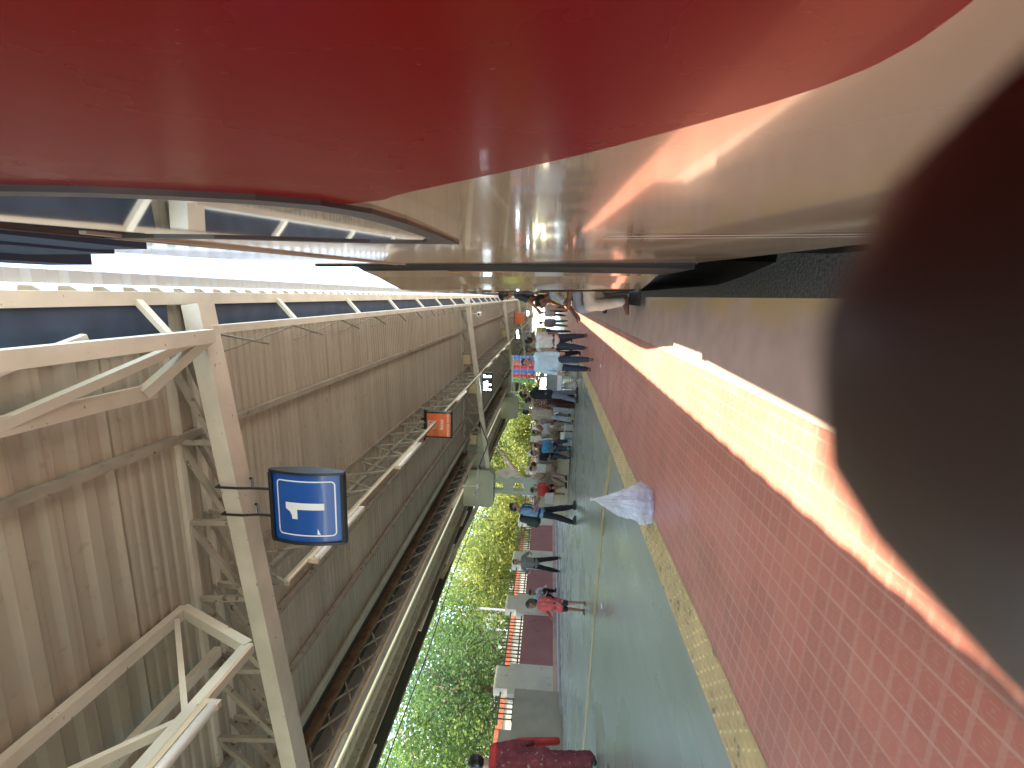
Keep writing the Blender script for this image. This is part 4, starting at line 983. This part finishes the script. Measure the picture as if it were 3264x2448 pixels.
person('woman in a maroon patterned dress with a red scarf, cut off by the picture edge', -6.0, 5.55, 35, Rig(1.66, legs=((6, 4, 5), (-6, 4, 8)), arms=((18, 10, 40), (6, 12, 30)), head=(10, -6), fat=1.18),
       C((.20, .045, .05), .3, spots=((.45, .30, .27), 24, .64)), C((.17, .04, .045), .3, spots=((.42, .28, .26), 24, .64)), 2, 'long', leg='skirt', hair='bun', extra=dupatta, vox=.013, hem=.2)
# -- sitting on and around the bench
SEAT = ((84, 7, 86), (86, 9, 80))
M_PAPER = mat('newsprint', (.42, .41, .38), .8, var=.25, vscale=30)
GB = 'people sitting round the bench'
def seated(label, x, y, face, zs, shirt, trousers, skin=0, legs=SEAT, arms=((35, 6, 60), (35, 6, 60)), lean=8, head=(0, -10), H=1.66, **kw):
    return person(label, x, y, face, Rig(H, hip=zs + .105, lean=lean, legs=legs, arms=arms, head=head), shirt, trousers, skin, z=gz(x), floor_fix=False, group=GB, vox=.015, **kw)
seated('boy in a red shirt and black shorts sitting at the left end of the bench', -6.30, 15.85, 195, .46, C((.44, .055, .05)), C((.015, .016, .02)), 0, leg='half', shoes=None, legs=((80, 10, 105), (82, 3, 110)), arms=((40, 8, 50), (36, 2, 62)), lean=18, head=(-30, -20), H=1.58)
seated('seated person in brown holding up a folded newspaper', -5.48, 15.75, 150, .46, C((.30, .235, .17)), C((.25, .17, .13)), 2, legs=((84, 20, 60), (86, 16, 70)), arms=((85, 12, 60), (60, 6, 70)), lean=6)
seated('dark haired person in a black T shirt turned away on the bench', -5.10, 15.9, 205, .46, C((.03, .03, .032)), C((.04, .04, .05)), 0, lean=10, head=(30, 0))
seated('boy in a bright blue shirt sitting at the right end of the bench', -4.78, 15.55, 215, .46, C((.07, .23, .38)), C((.035, .04, .055)), 1, H=1.5, shoes=mat('teal_sandal', (.12, .42, .36), .5), lean=16, arms=((40, 6, 30), (44, 6, 30)))
seated('grey haired man in a white shirt leaning forward beyond the boy in blue', -4.70, 16.9, 235, .46, C((.55, .55, .47)), C((.42, .36, .28)), 0, lean=30, hair=None, arms=((50, 6, 30), (50, 6, 30)))
seated('seated woman in lavender with a red scarf left of the tan T shirt', -4.38, 17.7, 200, .46, C((.36, .27, .40)), C((.03, .035, .045)), 0, hair='bun', lean=4)
seated('seated person in grey with black trousers and legs stretched out', -4.85, 17.6, 225, .46, C((.30, .33, .28)), C((.014, .016, .02)), 0, legs=((74, 8, 60), (70, 6, 50)), lean=-4)
seated('person in black sitting on the far side of the bench, only the head showing', -6.0, 17.5, 30, .46, C((.03, .03, .03)), C((.03, .03, .03)), 0)
for i, (x, y) in enumerate(((-4.28, 16.35), (-4.52, 16.30), (-4.76, 16.25))):
    t = thing('white_crate', ('right', 'middle', 'left')[i] + ' one of the three small white crates beside the bench', 'crate', (x, y, gz(x)), .1, 'white crates by the bench')
    b = MB(); b.box((-.105, -.13, 0), (.105, .13, .02)); b.box((-.105, -.13, .02), (-.095, .13, .25)); b.box((.095, -.13, .02), (.105, .13, .25)); b.box((-.095, -.13, .02), (.095, -.12, .25)); b.box((-.095, .12, .02), (.095, .13, .25)); b.build('body', M_PAPER, t)
    b = MB(); b.box((-.11, -.135, .25), (.11, .135, .272)); b.build('lid', M_WHITE, t)
bs = thing('low_bench', 'low grey seat behind the crates for the people beyond', 'bench', (-4.75, 17.5, gz(-4.75)))
b = MB(); b.box((-.7, -.25, .36), (.75, .3, .46)); b.build('seat', M_WALLG, bs)
for s_ in (-.6, .65): b = MB(); b.box((s_ - .06, -.22, 0), (s_ + .06, .26, .36)); b.build('leg', M_WALLG, bs)
t = thing('newspaper', 'folded white newspaper held up by the person in brown', 'newspaper', (-5.40, 15.28, gz(-5.4) + .95), .3)
b = MB(); b.prism([(-.17, 0, -.2), (.03, .03, -.2), (.03, .03, .2), (-.17, 0, .2)], (0, .008, 0)); b.prism([(.03, .03, -.2), (.2, -.03, -.2), (.2, -.03, .2), (.03, .03, .2)], (0, .008, 0)); b.mapped(lambda v: v * .72).build('pages', M_PAPER, t)
t = thing('newspaper', 'crumpled white paper on the lap of the boy in red', 'newspaper', (-6.42, 15.38, gz(-6.4) + .62), -.2)
b = MB(); b.prism([(-.22, 0, -.16), (.0, .05, -.12), (.02, .04, .16), (-.2, 0, .14)], (0, .01, 0)); b.prism([(.0, .05, -.12), (.22, -.02, -.15), (.2, .0, .12), (.02, .04, .16)], (0, .01, 0)); b.build('pages', M_PAPER, t)
# -- farther down the platform
GF = 'people far down the platform'
far = [('man in a navy shirt bending over the far stall', -2.0, 21.5, 60, (.035, .05, .16), (.03, .05, .06), 20), ('person in a blue top beside the far stall counter', -1.75, 24.5, 160, (.05, .09, .25), (.06, .08, .14), 0),
       ('person in white, brightest of the far crowd', -0.62, 30.0, 175, (.75, .74, .70), (.62, .60, .55), 0), ('person in a white shirt and dark trousers in the far crowd', -1.05, 33.0, 185, (.70, .70, .68), (.05, .05, .07), 0),
       ('person in pale pink in the far crowd near the train', -0.30, 36.0, 170, (.62, .45, .42), (.3, .25, .2), 0), ('person in grey walking away in the far crowd', -1.5, 29.0, 5, (.25, .27, .28), (.16, .18, .2), 0),
       ('person in cream standing by the far coach door', -0.2, 26.5, 120, (.66, .58, .44), (.1, .09, .09), 0), ('person in dark clothes farthest along the platform', -0.75, 42.0, 180, (.06, .06, .07), (.05, .05, .05), 0),
       ('person in green beyond the far stall', -2.3, 28.0, 200, (.12, .25, .14), (.1, .1, .12), 0)]
for i, (lb, x, y, fc, c1, c2, ln) in enumerate(far):
    person(lb, x, y, fc, Rig(1.62 + .03 * (i % 4), lean=ln, legs=((10 - 4 * (i % 3), 4, 6), (-8, 4, 8)), arms=((10, 8, 20 + 10 * (i % 4)), (0, 8, 20))), C(c1), C(c2), i % 2, sleeve='long' if i % 2 else 'short', vox=.026, group=GF)
# -- passengers in the train doors
GT = 'passengers in the train doors'
person('passenger in cream trousers sitting in the coach door, one knee sticking out', .31, 6.2, 96, Rig(1.66, hip=.60, lean=-6, legs=((84, -4, 92), (60, 10, 70)), arms=((30, 4, 60), (30, 4, 60))), C((.40, .30, .22)), C((.60, .50, .40), .12), 1, shoes=None, z=0, floor_fix=False, group=GT, vox=.012)
person('passenger in yellow and pale blue with an arm hanging from the second door', .18, 8.75, 100, Rig(1.60, hip=.62, lean=22, legs=((80, 8, 92), (70, 8, 88)), arms=((60, 6, 15), (48, 12, 22)), head=(0, -10)), C((.36, .40, .46), .2, spots=((.60, .40, .04), 7, .56)), C((.30, .33, .40)), 1, z=0, floor_fix=False, group=GT, vox=.012)
person('dark haired man leaning his head out of the coach door', .22, 9.6, 60, Rig(1.66, hip=1.28, lean=16, side=-8, legs=((4, 4, 4), (4, 4, 4)), arms=((20, 40, 60), (10, 10, 20)), head=(-10, 0)), C((.05, .06, .08)), C((.04, .04, .05)), 0, z=0, floor_fix=False, group=GT)
person('man in brown stepping down from the coach farther on', .02, 12.4, 110, Rig(1.64, lean=6, legs=((14, 4, 12), (-6, 4, 10)), arms=((15, 10, 30), (10, 8, 25))), C((.15, .06, .045)), C((.06, .04, .04)), 1, z=0.02, group=GT)

# ------------------------------------------------------------------ vendor stall with hanging packets
def stall(label, x, y, sc=1.0):
    t = thing('vendor_stall', label, 'stall', (x, y, gz(x)), 0)
    mb = mat('stall_teal', (.06, .26, .36), .5, var=.15); mg = mat('stall_grey', (.33, .36, .32), .6, var=.1)
    b = MB(); b.box((-.50, -.35, .50), (.45, .4, .56)); b.box((-.48, -.33, .95), (.43, .38, 1.0)); b.build('shelf', mb, t)
    b = MB(); b.box((-.49, -.34, .56), (.44, -.33, .95)); b.build('front_panel', mg, t)
    for px_ in (-.49, .44):
        for py_ in (-.34, .38): b = MB(); b.box((px_ - .025, py_ - .025, .0), (px_ + .025, py_ + .025, 1.02)); b.build('post', mb, t)
    b = MB()
    for px_ in (-.62, .55): b.tube([(px_, .0, 0.0), (px_, .0, 2.15)], .014, 6)
    for z in (1.62, 1.86, 2.12): b.tube([(-.62, 0, z), (.55, 0, z)], .011, 6)
    b.build('rack', M_STEEL, t)
    b = MB(); b.prism([(-.46, -.36, .52), (.40, -.36, .52), (.40, -.36, .66), (-.46, -.36, .66)], (0, .005, 0)); b.build('trim', M_WHITE, t)
    return t
stall('teal vendor stall with a wire rack of hanging snack packets', -2.45, 15.9)
stall('far vendor stall at the yellow green banner', -2.2, 23.6)
PK = [((.80, .06, .05), 'red'), ((.85, .20, .05), 'orange'), ((.10, .25, .75), 'blue'), ((.80, .05, .12), 'crimson'), ((.15, .50, .08), 'green')]
pm = [mat('packet_' + n, c, .25, coat=.3, var=.3, vscale=9, spots=((.9, .85, .7), 9, .56)) for c, n in PK]
rows = [(2, 2), (1, 0), (0, 3), (2, 2), (3, 0), (4, 4)]
num = ['first', 'second', 'third', 'fourth', 'fifth', 'sixth']
rown = ['top', 'middle', 'bottom']
for r_ in range(3):
    for c_ in range(6):
        mi_ = (2, 1, 3, 2, 0, 4)[c_]
        x = -1.96 - c_ * .142; z = 2.08 - r_ * .24
        t = thing('snack_packet', f'{PK[mi_][1]} snack packet, {num[c_]} from the right in the {rown[r_]} row', 'snack packet', (x, 15.86, gz(-2.4) + z - .22), 0, 'snack packets hanging on the stall rack')
        b = MB(); n = 6
        for i in range(n + 1):
            zz = .215 * i / n; d = .022 * sin(pi * i / n)
            b.v += [Vector((-.068, 0, zz)), Vector((0, -d, zz)), Vector((.068, 0, zz)), Vector((0, d, zz))]
        for i in range(n):
            for j in range(4): b.f.append([4 * i + j, 4 * i + (j + 1) % 4, 4 * i + 4 + (j + 1) % 4, 4 * i + 4 + j]); b.mi.append(0)
        b.build('pouch', pm[mi_], t)
        for z_ in (.215, -.018): b = MB(); b.box((-.068, -.002, z_), (.068, .002, z_ + .018)); b.build('seal', M_WHITE, t)
for i, (dx, dy) in enumerate(((-.3, -.05), (.05, .1), (.3, 0))):
    x = -2.45 + dx; t = thing('sack', ('left', 'middle', 'right')[i] + ' one of the white sacks under the teal stall', 'sack', (x, 15.75 + dy, gz(x)), 0, 'white sacks under the stall')
    me = remesh([(Vector((-.05, 0, .10)), Vector((.05, 0, .12)), .12, .12), (Vector((0, 0, .12)), Vector((0, .01, .36)), .13, .09)], .02, .012, seed=i); me.materials.append(mat('sack_white', (.55, .53, .47), .8, var=.2)); link('bag', me, t)
    b = MB(); b.tube([(0, .01, .43), (.01, .01, .47), (.03, 0, .52)], [.03, .02, .045], 7); b.build('tied_neck', M_WHITE, t)
t = thing('banner', 'yellow and green cloth banner hanging from the far stall', 'banner', (-1.9, 23.2, gz(-1.9) + 1.1), 0)
b = MB(); b.prism([(-.5, 0, .25), (.5, 0, .25), (.5, 0, 0.05), (-.5, 0, .05)], (0, .01, 0)); b.build('cloth', mat('banner_green', (.22, .34, .07), .7, var=.4, vscale=6), t)
b = MB(); b.prism([(-.5, -.002, .5), (.5, -.002, .5), (.5, -.002, .252), (-.5, -.002, .252)], (0, .01, 0)); b.build('upper_band', mat('banner_yellow', (.55, .50, .12), .7, var=.3, vscale=6), t)
# ------------------------------------------------------------------ knotted clear bag standing on the tactile strip
bg_ = thing('plastic_bag', 'clear knotted plastic bag standing on the yellow tactile strip', 'bag', (-1.80, 4.28, gz(-1.8) + .006), .15)
m = bpy.data.materials.new('clear_plastic'); m.use_nodes = True; n = m.node_tree; p = n.nodes['Principled BSDF']
p.inputs['Base Color'].default_value = (.78, .82, .90, 1); p.inputs['Roughness'].default_value = .12; p.inputs['Coat Weight'].default_value = .5
tl_ = n.nodes.new('ShaderNodeBsdfTranslucent'); tl_.inputs[0].default_value = (.8, .84, .92, 1); tr_ = n.nodes.new('ShaderNodeBsdfTransparent')
m1 = n.nodes.new('ShaderNodeMixShader'); m1.inputs[0].default_value = .45; m2 = n.nodes.new('ShaderNodeMixShader'); m2.inputs[0].default_value = .52
o = n.nodes['Material Output']; n.links.new(p.outputs[0], m1.inputs[1]); n.links.new(tl_.outputs[0], m1.inputs[2]); n.links.new(m1.outputs[0], m2.inputs[1]); n.links.new(tr_.outputs[0], m2.inputs[2]); n.links.new(m2.outputs[0], o.inputs[0])
rnd = random.Random(3); b = MB(); NA, NR = 44, 26; fold = [rnd.uniform(-1, 1) for _ in range(NA)]
rm = [(0, .155), (.05, .165), (.10, .17), (.5, .10), (.8, .035), (.92, .010), (.97, .012), (1, .022)]
def prof(u):
    for (a, ra), (c_, rc) in zip(rm, rm[1:]):
        if u <= c_: return ra + (rc - ra) * (u - a) / (c_ - a)
    return rm[-1][1]
for i in range(NR + 1):
    u = i / NR; R_ = prof(u)
    for j in range(NA):
        a = 2 * pi * j / NA
        f = fold[j] * .6 + .5 * sin(a * 3 + u * 5) + .4 * sin(a * 7 - u * 9) + .3 * rnd.uniform(-1, 1)
        rr_ = R_ * (1 + .30 * f * (1 if .12 < u < .9 else .35))
        sq = 1 / max(abs(cos(a)), abs(sin(a))); rr_ *= (1 + (sq - 1) * .45 * (1 - u))
        b.v.append(Vector((rr_ * cos(a) + .03 * u * u, rr_ * sin(a) * .8, u * .54)))
for i in range(NR):
    for j in range(NA): b.f.append([i * NA + j, i * NA + (j + 1) % NA, (i + 1) * NA + (j + 1) % NA, (i + 1) * NA + j]); b.mi.append(0)
b.build('film', m, bg_)
b = MB(); b.tube([(0, 0, .002), (0, 0, .02), (0, 0, .04), (0, 0, .045)], [.13, .14, .145, .12], 20); b.build('tray', mat('lavender_tray', (.50, .45, .60), .4), bg_, True)
me = remesh([(Vector((-.05, 0, .14)), Vector((.05, .02, .15)), .07, .07), (Vector((0, 0, .14)), Vector((.01, 0, .25)), .08, .05)], .015, .012); me.materials.append(mat('bag_content', (.70, .73, .78), .5)); link('contents', me, bg_)
# litter
for i, (x, y, lb) in enumerate(((-9.6, 17.6, 'small dark scrap of litter near the standing man'), (-8.9, 14.6, 'small crumpled blue wrapper on the grey floor'), (-1.25, 9.4, 'tiny white scrap of paper on the red tiles'), (-4.2, 6.4, 'thin white straw lying on the grey floor'))):
    o = MB(); o.prism([(-.06, -.02, 0), (.05, -.03, .012), (.06, .02, .004), (-.03, .03, .02)], (0, 0, .008))
    o = o.build('litter', [M_BLACK, mat('litter_blue', (.08, .14, .25), .5), M_WHITE, M_WHITE][i]); o.location = (x, y, gz(x) + .008); o.scale = (.7,) * 3; tag(o, lb, 'litter')
# ------------------------------------------------------------------ the photographer's hand with the phone
ph = thing('person', "dark hand holding a phone, one blurred fingertip filling the picture edge", 'person', cw(0, 0, 0))
def hc(r, u, f): return cw(r * .001, u * .001, f * .001) - ph.location
FING = [((.1, -11.7, 6.7), (-1.3, -30, 9.5), 7.2, 13.0), ((-1.3, -30, 9.5), (2, -60, 15), 13.0, 10.5), ((2, -60, 15), (14, -100, 12), 9.8, 11.5)]
HAND = [((14, -100, 12), (30, -150, 4), 15, 24), ((34, -104, 12), (44, -150, 2), 14, 22), ((50, -112, 8), (54, -150, 0), 13, 20), ((36, -148, 0), (46, -205, -22), 27, 27), ((46, -205, -22), (70, -420, -120), 27, 36)]
OTH = []
for i, (bx, ln) in enumerate(((34, 46), (48, 44), (60, 36))):
    OTH += [((bx, -106 - i * 6, 14), (bx - 22, -96 - i * 20, 20), 9.6, 9), ((bx - 22, -96 - i * 20, 20), (bx - ln, -92 - i * 20, 14), 9, 8.3), ((bx - ln, -92 - i * 20, 14), (bx - ln - 8, -90 - i * 20, -4), 8.3, 7.4)]
OTH += [((44, -150, -14), (66, -105, -20), 14, 11.5), ((66, -105, -20), (62, -62, -20), 11.5, 9.5)]
caps = [(hc(*a), hc(*c_), r1 * .001, r2 * .001) for a, c_, r1, r2 in FING + HAND + OTH]
me = remesh(caps, .0022, .0003, smooth=3, disp_scale=220); me.materials.append(mat('hand_skin', (.10, .055, .040), .5, var=.1, vscale=60)); link('hand', me, ph)
b = MB(); b.ball(hc(-1, -12.5, 15.2), .0045, (1, 1, 1)); 
pc = [(-14, 18), (58, 18), (58, -140), (-14, -140)]
ph2 = thing('phone', 'black phone held upright in front of the train by a hand', 'phone', cw(0, 0, 0))
b = MB(); b.prism([hc(r, u, -1.6) for r, u in pc], hc(0, 0, -9.6) - hc(0, 0, -1.6)); b.build('case', M_BLACK, ph2)
b = MB(); b.prism([hc(r, u, -9.8) for r, u in [(-12, 16), (56, 16), (56, -138), (-12, -138)]], hc(0, 0, -10.2) - hc(0, 0, -9.8)); b.build('screen', M_GLASS, ph2)
slv = [(hc(62, -350, -88), hc(76, -480, -148), .043, .052)]
me = remesh(slv, .006, .003); me.materials.append(C((.05, .06, .09))); link('sleeve', me, ph)

bpy.data.scenes.remove(TMP)
